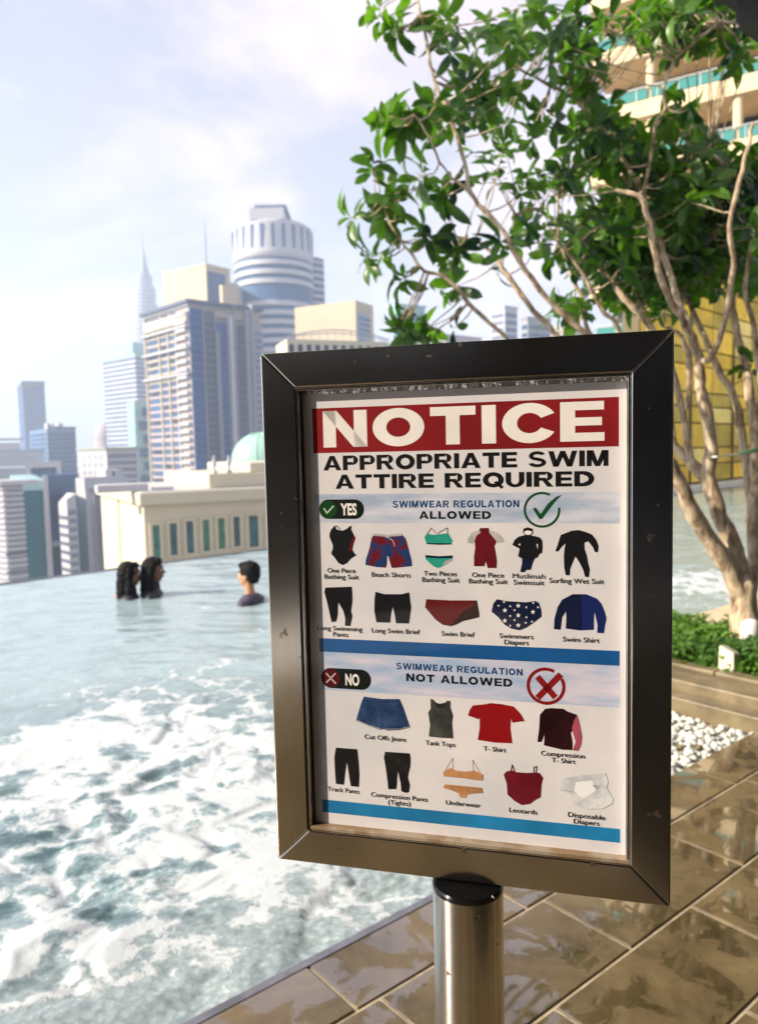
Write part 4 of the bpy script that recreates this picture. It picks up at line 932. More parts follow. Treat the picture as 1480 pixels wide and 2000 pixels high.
for nm, lst in paths.items():
    for P in lst:
        Q = smooth_path(P); pts = []; rad = []
        for i, (px, py, w_, dd) in enumerate(Q):
            d = TD + dd
            p = at_depth(px, py, d) - tree_off
            if nm != 'trunk': p += Vector((random.uniform(-1, 1), random.uniform(-1, 1), random.uniform(-1, 1))) * .006
            pts.append(p); rad.append(max(.004, w_ / FPX * d / 2 * (1 + .07 * math.sin(i * 1.7 + w_)) * (1.12 if nm == 'branch' else 1)))
            if w_ < 14: stem_pts.append(p)
        m_ = MB(); m_.tube(pts, rad, 14 if nm != 'branch' else 8); m_.build(nm, bark, tree, smooth=True)
stem_a = np.array([p[:] for p in stem_pts])

# a leaf: obovate, folded along the midrib, drooping
def big_leaf(L_, w_, curl, fold):
    vs, fs = [], []; n = 6
    for i in range(n + 1):
        x = i / n; h = w_ * (math.sin(math.pi * min(1, x ** 1.35 * .94 + .03))) ** .75 * (1 if i < n else .1)
        zc = -curl * x * x * L_ + .05 * L_ * x; wob = .012 * L_ * math.sin(i * 2.3)
        vs += [(x * L_, -h, zc + h * fold + wob), (x * L_, 0, zc), (x * L_, h, zc + h * fold - wob)]
    for i in range(n):
        a = i * 3; fs += [(a, a + 3, a + 4, a + 1), (a + 1, a + 4, a + 5, a + 2)]
    return np.array(vs), fs
LEAVES = [big_leaf(.165, .036, .45, .35), big_leaf(.14, .034, .2, .5), big_leaf(.18, .034, .7, .3), big_leaf(.12, .030, .35, .15)]
M_leaf = leaf_mat('tree_leaf', (.002, .022, .015), (.095, .20, .010), .42, .36)
leaf_me = []
for V_, F_ in LEAVES:
    m_ = bpy.data.meshes.new('leaf'); m_.from_pydata([tuple(v) for v in V_], [], F_); m_.materials.append(M_leaf)
    m_.polygons.foreach_set('use_smooth', [True] * len(F_)); leaf_me.append(m_)
# where leaves sit: (px, py, rx, ry, clusters, depth shift, depth spread)
blobs = [(735, 15, 38, 25, 4, -.5, .1), (790, 40, 45, 40, 5, -.5, .15), (850, 40, 40, 60, 6, -.5, .2), (770, 215, 22, 20, 3, -.7, .1), (795, 250, 40, 35, 6, -.6, .15), (850, 220, 45, 60, 9, -.5, .3),
 (722, 330, 14, 14, 2, -.3, .1), (742, 392, 22, 20, 4, -.3, .1), (700, 425, 18, 16, 2, -.3, .1), (780, 410, 26, 22, 3, -.3, .1), (745, 500, 30, 16, 3, -.3, .1), (800, 545, 26, 22, 3, -.3, .1), (830, 470, 30, 20, 3, -.2, .1),
 (790, 610, 30, 18, 2, -.3, .1), (850, 640, 60, 18, 8, -.3, .2), (880, 580, 32, 30, 5, -.2, .2), (905, 500, 50, 45, 9, -.2, .3), (800, 640, 40, 14, 3, -.3, .1),
 (830, 330, 30, 40, 5, -.4, .2), (905, 400, 50, 40, 9, -.3, .3), (930, 120, 80, 90, 30, -.3, .5), (1040, 60, 90, 60, 30, .1, .6), (940, 290, 70, 60, 19, -.2, .5), (1030, 250, 70, 80, 18, .2, .5), (1080, 340, 60, 50, 18, .3, .5),
 (1000, 500, 60, 60, 13, 0, .5), (1040, 400, 60, 60, 12, 0, .5), (1140, 100, 70, 80, 26, .2, .6), (1190, 270, 70, 70, 26, .3, .6), (1150, 430, 80, 60, 28, .4, .7), (1180, 520, 70, 40, 16, .5, .6), (1110, 590, 60, 35, 6, .3, .5),
 (1260, 340, 70, 80, 34, .4, .7), (1260, 470, 80, 70, 40, .6, .7), (1250, 30, 80, 50, 20, 0, .6), (1340, 50, 70, 50, 17, 0, .5), (1330, 190, 45, 60, 9, 0, .5), (1330, 400, 70, 70, 36, .5, .7), (1350, 500, 60, 40, 20, .6, .6), (1400, 420, 80, 60, 32, .4, .7),
 (1420, 130, 60, 60, 10, 0, .5), (1440, 350, 50, 40, 14, .2, .5), (1460, 450, 40, 60, 14, .2, .5), (1260, 590, 50, 25, 5, .5, .4), (1470, 560, 20, 60, 6, .2, .3), (1300, 560, 60, 30, 9, .7, .5), (1470, 700, 14, 30, 1, .1, .2), (1440, 20, 60, 30, 9, -.2, .4), (1390, 270, 50, 30, 6, .2, .4),
 (1380, 450, 100, 70, 50, .9, .5), (1280, 520, 90, 60, 40, .9, .5), (1200, 450, 80, 80, 30, .9, .5), (1440, 520, 50, 50, 20, .7, .5), (1330, 560, 60, 30, 12, .9, .4)]
holes = [(1090, 170, 34, 50), (1075, 285, 26, 36), (905, 90, 16, 26), (1075, 560, 26, 30), (800, 330, 24, 30), (780, 350, 20, 26), (860, 340, 16, 24), (1220, 125, 55, 48), (1235, 215, 42, 32), (1420, 165, 48, 36), (1435, 262, 60, 40), (1262, 165, 34, 66), (1000, 330, 22, 26), (960, 230, 18, 22), (1130, 330, 18, 22), (840, 120, 16, 30), (1000, 470, 20, 16), (835, 500, 12, 18), (1020, 590, 40, 30), (950, 440, 14, 16), (1385, 200, 24, 18), (1465, 190, 20, 22)]
recs = []; twig = MB()
for bi, (bx, by, rx, ry, n, ds, sp_) in enumerate(blobs):
    n = int(round(n * (.60 if 860 < bx < 1100 else .85 if bx < 1100 else 1.15 if by < 240 else 1.75))) or 1; ds = ds + (.35 if by > 250 and bx > 860 else 0)
    subs = [(bx + rx * .75 * random.uniform(-1, 1), by + ry * .75 * random.uniform(-1, 1)) for _ in range(max(1, n // 3))]
    for k in range(n):
        for tr_ in range(12):
            a = random.uniform(0, 6.28); q_ = math.sqrt(random.random()) * .55; sx_, sy_ = random.choice(subs); px, py = sx_ + rx * q_ * math.cos(a), sy_ + ry * q_ * math.sin(a)
            if not any(((px - hx) / hrx) ** 2 + ((py - hy) / hry) ** 2 < 1.0 for hx, hy, hrx, hry in holes): break
        else: continue
        dd = max(-.75, ds + random.gauss(0, sp_ * .6)); c = at_depth(px, py, TD + dd) - tree_off
        j = int(np.argmin(((stem_a - np.array(c[:])) ** 2).sum(1) + 0.0)); s0 = Vector(stem_a[j])
        mid = (s0 + c) / 2 + Vector((random.uniform(-.03, .03), random.uniform(-.03, .03), -.02))
        dirc = (c - s0); dirc = dirc.normalized() if dirc.length > .02 else Vector((random.uniform(-1, 1), random.uniform(-1, 1), 1)).normalized()
        dirc = (dirc + Vector((0, 0, .5))).normalized()
        s1 = (s0 + mid) / 2; s2 = (mid + c) / 2
        if (c - s0).length < 1.1: twig.tube([s0, s1 + Vector((0, 0, -.008)), mid, s2 + Vector((0, 0, .004)), c], [.0055, .005, .004, .0035, .003], 5)
        a0 = random.uniform(0, 6.28)
        for e in range(random.randint(4, 7)):
            a = a0 + e * 2.4 + random.uniform(-.3, .3); tilt = random.uniform(-.25, 1.0)
            ax = dirc.orthogonal().normalized(); ay = dirc.cross(ax)
            out_ = (ax * math.cos(a) + ay * math.sin(a)) * math.cos(tilt) + dirc * math.sin(tilt)
            out_ = (out_ + Vector((0, 0, -.15))).normalized()
            nrm = (dirc - out_ * dirc.dot(out_)); nrm = nrm.normalized() if nrm.length > .05 else out_.orthogonal().normalized()
            side = nrm.cross(out_)
            m3 = Matrix((out_, side, nrm)).transposed() @ Matrix.Rotation(random.uniform(-.5, .5), 3, 'X')
            recs.append((c + dirc * random.uniform(-.04, .03) + out_ * .015, m3, random.uniform(.55, 1.12), random.randrange(4), px, py, dd))
twig.build('twig', bark, tree, smooth=True, kind='stuff')
def inframe(r_): return 0 < r_[4] < 1480 and 5 < r_[5] < 690
order = sorted(range(len(recs)), key=lambda i: (not inframe(recs[i]), recs[i][6] - recs[i][2] * .3))
top = set(order[:300]); acc_v, acc_f, nvt = [], [], 0
for i, (c, m3, s_, k, px, py, dd) in enumerate(recs):
    if i in top:
        o = link('leaf', leaf_me[k], tree); o.matrix_local = Matrix.Translation(c) @ (m3 * s_).to_4x4()
    else:
        inst(Matrix.Translation(c) @ (m3 * s_).to_4x4(), LEAVES[k][0], LEAVES[k][1])
link('foliage', mesh_np('foliage', acc_v, acc_f, M_leaf), tree, kind='stuff')
# green and white cord tied across from the tree
m_ = MB(); ca = [(1386, 893, .02), (1400, 892, -.1), (1420, 889, -.1), (1440, 888, 0), (1460, 882, .1), (1490, 876, .2), (1530, 874, .3)]
pw_ = [at_depth(x, y, TD + d) for x, y, d in ca]
cord = thing('cord', 'thin white and green cord stretched from the middle tree limb to the right', 'cord', pw_[0])
m_.tube([p - pw_[0] for p in pw_[:4]], .006, 6); m_.build('white_length', mat('cord_white', (.7, .68, .62), .6), cord, smooth=True)
m_ = MB(); m_.tube([p - pw_[0] for p in pw_[3:]], [.006, .009, .014, .012], 6); m_.build('green_length', mat('cord_green', (.02, .36, .12), .5), cord, smooth=True)

# ------------------------------------------------------------------ the city
def ratio(px, py): r_ = ray(px, py); return r_[0] / r_[1]
class Bld:
    """box building: nearest corner seen at (xc, yt) at depth D; u runs right-away, v left-away"""
    def __init__(s, name, label, xl, xc, xr, yt, D, az, cat='building', group=None, zb=None):
        C = at_depth(xc, yt, D); s.C = C; a = R(az); s.u = (math.sin(a), math.cos(a)); s.v = (-math.cos(a), math.sin(a))
        s.H = C.z
        def width(d, px):
            q = ratio(px, yt + 40); return (q * C.y - C.x) / (d[0] - q * d[1])
        s.WB = abs(width(s.u, xr)) if xr > xc else 6.0
        s.WA = abs(width(s.v, xl)) if xl < xc else 6.0
        s.o = thing(name, label, cat, (C.x, C.y, 0), math.pi / 2 - a, group)
        s.zb = GZ if zb is None else zb; s.D = D
        s.ppm = FPX / D
    def part(s, name, boxes, m, parent=None, kind=None, bevel=0, label=None):
        m_ = MB()
        for b_ in boxes: m_.box(*b_)
        return m_.build(name, m, parent or s.o, kind=kind, bevel=bevel, label=label)
    def body(s, m, top=None, name='walls'):
        return s.part(name, [(0, s.WB, 0, s.WA, s.zb, s.H if top is None else top)], m)
    def zpx(s, py, px=None): return at_depth(px or 740, py, s.D).z
    def bands(s, name, m, z0, z1, step, frac=.5, out=.5, face='AB', phase=0, w=(0, 1), each=True):
        z = z1 - phase; bx = []
        while z - step * frac > z0:
            b = []
            if 'B' in face: b.append((s.WB * w[0] - (out if 'A' in face else 0), s.WB * w[1] + .01, -out, .02, z - step * frac, z))
            if 'A' in face: b.append((-out, .02, s.WA * w[0] + .021, s.WA * w[1], z - step * frac, z))
            bx.append(b); z -= step
        if each and len(bx) <= 60:
            for b in bx: s.part(name, b, m)
        else: s.part(name, [x for b in bx for x in b], m, kind='stuff')
    def grid(s, name, m, face, a0, a1, z0, z1, nx, nz, fx=.6, fz=.6, out=.12, each=False, depth=.3):
        L_ = s.WB if face == 'B' else s.WA; bx = []
        dx = (a1 - a0) * L_ / nx; dz = (z1 - z0) / nz
        for i in range(nx):
            for j in range(nz):
                p0 = a0 * L_ + (i + .5 - fx / 2) * dx; p1 = p0 + fx * dx; q0 = z0 + (j + .5 - fz / 2) * dz; q1 = q0 + fz * dz
                bx.append((p0, p1, -out, depth, q0, q1) if face == 'B' else (-out, depth, p0, p1, q0, q1))
        if each:
            for b in bx: s.part(name, [b], m)
        else: s.part(name, bx, m, kind='stuff')

c_white = mat('city_white', (.47, .46, .50), .7, var=.05, vscale=.05); c_cream = mat('city_cream', (.60, .54, .41), .7, var=.05, vscale=.08)
c_beige = mat('city_beige', (.46, .41, .35), .7, var=.05, vscale=.05); c_grey = mat('city_grey', (.31, .31, .36), .7, var=.08, vscale=.05)
c_slate = mat('city_slate', (.075, .095, .17), .6, var=.1, vscale=.06); c_brown = mat('city_brown', (.40, .34, .32), .7, var=.1, vscale=.06)
g_blue = mat('city_glass_blue', (.008, .07, .25), .5, spec=.2, var=.3, vscale=.04); g_dark = mat('city_glass_dark', (.02, .035, .08), .35, spec=.4, var=.25, vscale=.1)
g_teal = mat('city_glass_teal', (.004, .16, .20), .4, spec=.35, var=.3, vscale=.05); g_pale = mat('city_glass_pale', (.30, .50, .50), .3, var=.2, vscale=.06)
g_mid = mat('city_glass_mid', (.050, .115, .24), .5, spec=.2, var=.2, vscale=.08); c_pink = mat('city_mauve', (.45, .36, .38), .7, var=.05)
c_warm = mat('city_warm_beige', (.50, .41, .29), .7, var=.05, vscale=.05); c_bslate = mat('city_blue_slate', (.13, .19, .31), .6, var=.1, vscale=.05)
c_green = mat('dome_green', (.34, .58, .48), .5, var=.12, vscale=.5); c_lead = mat('city_lead', (.30, .34, .42), .5)

# cream building just below the pool, with tall green windows
b = Bld('cream_building', 'near cream building with seven tall green windows and a flat cornice', 203, 284, 640, 985, 62, 62, zb=-60)
top = b.H; b.part('walls', [(0, b.WB + 14, 0, b.WA, -60, top)], c_cream)
b.part('cornice', [(-.55, b.WB + 14, -.55, b.WA + .5, top - .1, top + .95)], c_cream, bevel=.12)
b.part('roof', [(-.2, b.WB + 13.8, -.2, b.WA + .2, top + .951, top + 1.0)], mat('roof_pale', (.50, .48, .46), .8, var=.1))
b.part('pilaster', [(-.14, .05, 0.02, b.WA * .45, -60, top - .11)], c_cream); b.part('pilaster', [(-.14, .05, b.WA * .55, b.WA, -60, top - .11)], c_cream)
g_win = [mat('green_window', (.006, .20, .17), .15, spec=.8, var=.5, vscale=.6), mat('dark_teal_window', (.006, .09, .13), .12, spec=.8, var=.4, vscale=.6), mat('leafy_window', (.04, .22, .10), .15, spec=.8, color2=(.01, .12, .10), vscale=1.2)]
for i, (xa, xb, ya, yb, k) in enumerate([(297, 314, 1026, 1092, 0), (330, 347, 1022, 1081, 1), (362, 379, 1018, 1077, 1), (394, 410, 1015, 1073, 2), (424, 440, 1012, 1069, 2), (454, 469, 1009, 1064, 1), (484, 505, 1007, 1065, 1), (520, 538, 1004, 1060, 0), (552, 570, 1001, 1056, 0)]):
    def onface(px, py):
        q = ratio(px, py); k_ = (q * b.C.y - b.C.x) / (b.u[0] - q * b.u[1]); d = b.C.y + b.u[1] * k_; return k_, at_depth(px, py, d).z
    u0, z1 = onface(xa, ya); u1, z0 = onface(xb, yb)
    fr_ = b.part('window', [(u0 - .22, u0, -.22, .02, z0 - .1, z1 + .2), (u1, u1 + .22, -.22, .02, z0 - .1, z1 + .2), (u0, u1, -.22, .02, z1, z1 + .2), (u0 - .3, u1 + .3, -.34, .02, z0 - .25, z0 - .1)], c_cream)
    b.part('pane', [(u0, u1, -.05, -.005, z0 - .1, z1)], g_win[k], fr_)
    b.part('glazing_bar', [(u0, u1, -.09, -.051, z0 + (z1 - z0) * .36, z0 + (z1 - z0) * .36 + .07)], g_dark, fr_)
u0, zb_ = onface(415, 925)
b.part('roof_block', [(u0, b.WB + 13, 1.2, b.WA * .8, top + 1.0, top + 2.25)], c_cream, bevel=.1)
b.part('roof_block', [(u0 + 4, b.WB + 13, 2.2, b.WA * .7, top + 2.25, top + 3.1)], c_cream, bevel=.1)
b.part('duct', [(u0 - 9, u0 - 5, 1.5, 3.0, top + 1.0, top + 1.6), (u0 - 4.6, u0 - 3, 1.2, 2.2, top + 1.0, top + 1.3)], c_white)
# statue like finials on the roof block
for i, du in enumerate((.7, 2.0)):
    m_ = MB(); m_.lathe([(.26, 0), (.26, .2), (.12, .3), (.15, .6), (.24, .8), (.16, 1.1), (.09, 1.25), (.14, 1.4), (.01, 1.6)], 10, (u0 + du, 1.8, top + 2.25)); m_.build('finial', c_white, b.o, smooth=True)
# green dome building behind it
dc = at_depth(509, 885, 95)
dm = thing('domed_building', 'cream building with a pale green dome behind the near cream roof', 'building', (dc.x, dc.y, 0))
rd = (509 - 453) / FPX * 95
m_ = MB(); m_.lathe([(rd * math.cos(R(a)), at_depth(509, 900, 95).z - .2 + rd * 1.02 * math.sin(R(a))) for a in range(0, 91, 6)], 36); m_.build('dome', c_green, dm, smooth=True)
for k in range(12):
    a = 2 * math.pi * k / 12; m_ = MB()
    m_.tube([Vector((rd * 1.005 * math.cos(R(e)) * math.cos(a), rd * 1.005 * math.cos(R(e)) * math.sin(a), at_depth(509, 900, 95).z - .2 + rd * 1.025 * math.sin(R(e)))) for e in range(0, 91, 10)], .07, 5); m_.build('rib', c_green, dm)
m_ = MB(); m_.lathe([(rd * 1.12, -60), (rd * 1.12, at_depth(509, 900, 95).z - .9), (rd * 1.2, at_depth(509, 900, 95).z - .7), (rd * 1.05, at_depth(509, 900, 95).z - .2)], 36); m_.build('drum', c_cream, dm)

# dark condominium tower
b = Bld('condominium_tower', 'tall slate and beige condominium tower with stacked white balconies', 283, 368, 508, 592, 300, 48)
b.body(c_brown); z0 = b.zpx(960); z1 = b.H; FHc = 3.0
b.part('roof_slab', [(-1.5, b.WB + 1, -1.5, b.WA + 1.5, z1 + .02, z1 + 1.4)], c_slate)
b.part('roof_slab', [(-.8, b.WB * .5, -.8, b.WA + .8, z1 - 1.0, z1 - .3)], c_grey)
nfl = int((z1 - z0) / FHc)
# left (lit) face: frames, windows and balcony stack
WA, WB = b.WA, b.WB
for j in range(nfl):
    z = z1 - 4.5 - j * FHc
    if z < z0: break
    b.part('balcony', [(-1.5, 0, WA * .03, WA * .24, z, z + 1.25)], c_white)
    b.part('floor_slab', [(-.45, 0, WA * .26, WA, z, z + (.9 if j % 8 else 1.5))], c_beige if j < 9 else c_pink)
    for (a0, a1) in ((.28, .40), (.46, .60), (.66, .92)):
        b.part('window', [(-.30, .0, WA * a0, WA * a1, z + 1.0, z + 2.7)], g_mid if (j * 3 + int(a0 * 10)) % 4 else g_dark)
for a0 in (.25, .43, .63, .96):
    b.part('pier', [(-.9, 0, WA * a0, WA * a0 + .9, z0, z1 - (0 if a0 > .9 else 8))], c_beige)
for zz in (z1 - 9, z1 - 17, z1 - 27): b.part('cornice_band', [(-1.9, 0, -.3, WA + .3, zz, zz + .8)], c_white)
b.part('top_panel', [(-1.1, 0, .4, WA * .98, z1 - 7, z1 - 3)], c_beige)
# right (shaded) face: glass bays and projecting piers
for a0, a1, m_x, dp in ((0, .17, g_blue, .6), (.20, .34, c_slate, .3), (.36, .50, g_blue, .5), (.60, .75, c_slate, .4), (.84, 1, c_grey, 1.5)):
    b.part('facade_bay', [(WB * a0, WB * a1, -dp, 0, z0 - 20, z1 - (2 if a0 < .3 else 6))], m_x)
for a0, w_, dp, tp in ((.345, .014, 2.4, 10), (.52, .05, 1.8, 3), (.585, .014, 2.0, 0), (.76, .05, 1.5, 0), (.82, .02, 3.0, -2)):
    b.part('pier', [(WB * a0, WB * (a0 + w_), -dp, 0, z0 - 20, z1 - tp)], c_grey if a0 != .52 else c_white)
for j in range(nfl):
    z = z1 - 5 - j * FHc
    for a0, a1 in ((.005, .165), (.365, .495), (.62, .74)):
        b.part('spandrel', [(WB * a0, WB * a1, -.85, -.3, z, z + .55)], c_slate)
b.grid('window_row', g_dark, 'B', .20, .34, z0, z1 - 6, 3, nfl, .6, .5, .45); b.grid('window_row', g_dark, 'B', .61, .75, z0, z1 - 6, 3, nfl, .5, .5, .55); b.grid('window_row', g_mid, 'B', .84, .99, z0, z1 - 8, 3, nfl, .5, .6, 1.65)
# podium of brick coloured low floors
# beige block with mast behind it
b = Bld('beige_tower', 'plain beige tower block with a thin mast and blue side behind the condominium', 319, 402, 450, 517, 420, 35)
b.body(c_warm); b.part('side_glass', [(.8, b.WB - 4, -.4, 0, b.zpx(620), b.H - 3)], g_mid); b.part('parapet', [(-.3, b.WB + .3, -.3, b.WA + .3, b.H, b.H + .8)], c_cream)
mp_ = at_depth(398, 515, 430)
m_ = MB(); m_.lathe([(.55, 0), (.4, 14), (.15, 26)], 8, (6, 6, b.H)); m_.build('mast', c_grey, b.o)
b = Bld('beige_block', 'small beige rooftop block beside the beige tower', 430, 434, 466, 556, 400, 35); b.body(c_warm)

# round hotel tower
cx_, D_ = 537, 470
cc = at_depth(cx_, 600, D_); q_ = D_ / FPX
rt_ = thing('round_tower', 'pale round tower with ringed floors and a slotted white crown', 'building', (cc.x, cc.y, 0))
def zt_(py): return at_depth(cx_, py, D_).z
R1 = 75 * q_
m_ = MB(); m_.lathe([(R1 * .96, GZ), (R1 * .96, zt_(515))], 48); m_.build('drum', g_mid, rt_, smooth=True)
y = 524
while y < 760:
    m_ = MB(); a_z, b_z = zt_(y + 9), zt_(y); m_.lathe([(R1 * .955, a_z), (R1, a_z), (R1, b_z), (R1 * .955, b_z)], 48, cap=False); m_.build('floor_ring', c_white, rt_, smooth=True); y += 17.5
    if 560 < y < 590: y += 24
m_ = MB(); m_.lathe([(R1 * .97, zt_(519)), (R1 * 1.0, zt_(516)), (R1 * 1.02, zt_(510)), (R1 * .99, zt_(452)), (R1 * .9, zt_(447))], 48); m_.build('crown', c_white, rt_)
for k in range(24):
    a = 2 * math.pi * (k + .5) / 24; c, s_ = math.cos(a), math.sin(a); r_ = R1 * 1.015
    m_ = MB(); tw = .9
    P_ = [(c * (r_ - 1.2) - s_ * tw, s_ * (r_ - 1.2) + c * tw), (c * (r_ - 1.2) + s_ * tw, s_ * (r_ - 1.2) - c * tw), (c * r_ + s_ * tw, s_ * r_ - c * tw), (c * r_ - s_ * tw, s_ * r_ + c * tw)]
    m_.prism(P_, zt_(503), zt_(458)); m_.build('slot_window', g_mid, rt_)
m_ = MB(); m_.box(-31 * q_, 30 * q_, -22, 22, zt_(450), zt_(428)); m_.build('penthouse', c_white, rt_); m_ = MB(); m_.box(-24 * q_, 34 * q_, -18, 18, zt_(428), zt_(419)); m_.build('penthouse', g_mid, rt_)
m_ = MB(); m_.box(-24 * q_, 31 * q_, -18.5, 18.5, zt_(421), zt_(418)); m_.build('penthouse_roof', c_lead, rt_)
m_ = MB(); m_.lathe([(30 * q_, GZ), (30 * q_, zt_(486))], 24, (60 * q_, 30, 0)); m_.build('stair_drum', g_mid, rt_, smooth=True)
for y in range(492, 700, 14):
    m_ = MB(); m_.lathe([(30.6 * q_, zt_(y + 6)), (30.6 * q_, zt_(y))], 24, (60 * q_, 30, 0), cap=False); m_.build('floor_ring', c_white, rt_)
m_ = MB(); m_.box(-76 * q_, -52 * q_, -34, -14, GZ, zt_(575)); m_.build('stair_shaft', c_white, rt_)

# cream block right of it with an arched steel roof in front
b = Bld('cream_block', 'plain cream block with a grey window strip beyond the sign top', 576, 694, 729, 586, 330, 28)
b.body(c_warm); b.part('side_glass', [(.6, b.WB - 5, -.4, 0, b.zpx(700), b.H - 5)], c_lead); b.grid('window_row', g_mid, 'B', .1, .75, b.zpx(700), b.H - 6, 3, 8, .6, .5, .6)
b = Bld('low_cream_building', 'low cream building with an arched steel roof frame just above the sign', 540, 560, 760, 662, 150, 70)
b.body(c_cream); b.grid('window', g_dark, 'B', 0, 1, b.H - 3.0, b.H - .6, 12, 1, .5, .7, .1, each=True)
for i in range(14):
    m_ = MB(); x_ = b.WB * i / 13; m_.tube([(x_, -.2, b.H), (x_, -.2, b.H + 1.9 * math.sin(math.pi * (i + .8) / 14.6) + .1)], .07, 5); m_.build('roof_post', c_grey, b.o)
m_ = MB(); m_.tube([(b.WB * k / 26, -.2, b.H + 1.9 * math.sin(math.pi * (k / 2 + .8) / 14.6) + .1) for k in range(27)], .12, 6); m_.build('roof_arch', c_grey, b.o)
m_ = MB(); m_.tube([(b.WB * k / 26, .8, b.H + 1.4 * math.sin(math.pi * (k / 2 + .8) / 14.6) + .1) for k in range(27)], .10, 6); m_.build('roof_arch', c_grey, b.o)

# spired tower
D_ = 1150; q_ = D_ / FPX; cc = at_depth(285, 600, D_)
sp = thing('spired_tower', 'hazy stepped tower tapering to a needle spire behind the city', 'building', (cc.x, cc.y, 0))
def zs(py): return at_depth(285, py, D_).z
m_ = MB()
prof = [(24, 1200), (24, 640), (21.5, 639), (21.5, 595), (19, 594), (19, 562), (14.5, 561), (14.5, 541), (10, 533)]
m_.lathe([(r_ * q_, zs(y)) for r_, y in prof], 16); m_.build('shaft', mat('spire_steel', (.16, .22, .34), .5), sp)
m_ = MB(); m_.lathe([(9.5 * q_, zs(534)), (6.5 * q_, zs(518)), (4.2 * q_, zs(505)), (2.4 * q_, zs(492)), (1.4 * q_, zs(486)), (.5 * q_, zs(452))], 12); m_.build('spire', MATS['spire_steel'], sp)
m_ = MB(); m_.lathe([(.1, zs(484)), (2.2 * q_, zs(486)), (.1, zs(489))], 10); m_.build('spire_ball', MATS['spire_steel'], sp)
y = 536
while y < 900:
    rr = next(r_ for r_, yy in reversed(prof) if yy >= y + 0 or yy == 1200) if False else (14.5 if y < 561 else 19 if y < 594 else 21.5 if y < 639 else 24)
    if y > 541:
        m_ = MB(); m_.lathe([(rr * q_ * 1.0, zs(y + 3)), (rr * q_ * 1.06, zs(y + 3)), (rr * q_ * 1.06, zs(y)), (rr * q_, zs(y))], 16, cap=False); m_.build('sun_shade_ring', c_white, sp)
    y += 7.5

# white banded tower with pale green top
b = Bld('banded_tower', 'white tower ringed by thin window bands with a pale green roof', 203, 264, 292, 693, 640, 42)
b.body(c_white); b.bands('window_band', g_mid, b.zpx(960), b.H - 2, 3.9, .42, .35); b.part('green_top', [(b.WB * .1, b.WB * .9, b.WA * .1, b.WA * .85, b.H, b.H + 11)], g_pale); b.part('green_band', [(-.5, b.WB + .5, -.5, b.WA + .5, b.H - 1, b.H + 1.4)], mat('roof_green', (.30, .50, .46), .5))
# teal stepped glass block
b = Bld('teal_glass_block', 'pale teal glass block stepped against the condominium tower', 250, 262, 310, 782, 430, 60)
b.body(g_pale)
for k in range(14):
    z = b.H - 4 - k * 7.5; b.part('glass_bay', [(b.WB * (.12 if k % 2 else .3), b.WB * (.55 if k % 2 else .8), -1.6, 0, z - 4.6, z)], g_mid)
    b.part('floor_band', [(-.3, b.WB, -.5, 0, z - 5.9, z - 5.2)], c_white)
# domed brown turret
dc = at_depth(207, 850, 720)
tt = thing('dome_turret', 'mauve round turret with a dome left of the banded tower', 'building', (dc.x, dc.y, 0)); q_ = 720 / FPX
m_ = MB(); m_.lathe([(22 * q_, GZ), (22 * q_, dc.z - 2), (21 * q_, dc.z + 2), (18 * q_, dc.z + 6.5), (12 * q_, dc.z + 10), (6 * q_, dc.z + 11.5), (.1, dc.z + 12)], 28); m_.build('drum', c_pink, tt, smooth=True)
m_ = MB(); m_.lathe([(22.5 * q_, dc.z - 3.4), (22.5 * q_, dc.z - 2)], 28, cap=False); m_.build('ring_band', c_brown, tt)
# pale apartment block below it
b = Bld('pale_apartment_block', 'pale apartment block with small square windows below the banded tower', 155, 208, 270, 878, 360, 48)
b.body(c_white); b.part('roof_edge', [(-.8, b.WB + .5, -.8, b.WA + .5, b.H, b.H + 1.0)], mat('roof_olive', (.30, .33, .28), .7)); b.grid('window', c_lead, 'A', .1, .9, b.zpx(980), b.H - 1.5, 4, 7, .5, .6, .2, each=True); b.grid('window_row', g_mid, 'B', .04, .96, b.zpx(980), b.H - 1.5, 9, 8, .6, .6, .2)
# white slab with perforated face
b = Bld('screened_office_block', 'tall pale slab whose right face is covered by a grey perforated screen', 150, 166, 252, 935, 230, 56)
b.body(c_white); b.part('crown_frame', [(-.3, b.WB * .92, -.6, 0, b.H - 3.2, b.H + .4)], c_white)
b.part('screen', [(b.WB * .16, b.WB * .72, -.5, 0, b.H - 60, b.H - 3.5)], c_grey)
b.grid('screen_opening', c_slate, 'B', .17, .71, b.H - 45, b.H - 3.8, 12, 36, .55, .55, .62)
for a0 in (.155, .33, .50, .72): b.part('fin', [(b.WB * a0, b.WB * a0 + .25, -1.0, 0, b.H - 60, b.H - 3.3)], c_white)
b.part('roof_room', [(b.WB * .5, b.WB * .9, 1, b.WA - 1, b.H, b.H + 2.4)], c_white); b.part('door_opening', [(b.WB * .66, b.WB * .72, .9, 1.1, b.H + .2, b.H + 1.9)], g_mid)
# small stepped white house tower
b = Bld('stepped_white_tower', 'small white tower with a slanting stepped top between blue glass and pale slab', 117, 131, 152, 985, 190, 50)
b.body(c_white); b.bands('window_band', c_slate, b.zpx(1150), b.H - 3, 2.2, .4, .12, face='A'); b.grid('window', g_mid, 'B', .1, .9, b.zpx(1130), b.H - 1, 3, 9, .5, .55, .12, each=True)
m_ = MB(); m_.add([(0, 0, b.H), (b.WB, 0, b.H), (b.WB, b.WA, b.H), (0, b.WA, b.H), (0, 0, b.H + 1.2), (b.WB, 0, b.H + 2.6), (b.WB, b.WA, b.H + 2.6), (0, b.WA, b.H + .2)], [(0, 3, 2, 1), (4, 5, 6, 7), (0, 1, 5, 4), (1, 2, 6, 5), (2, 3, 7, 6), (3, 0, 4, 7)]); m_.build('sloped_roof', c_white, b.o)
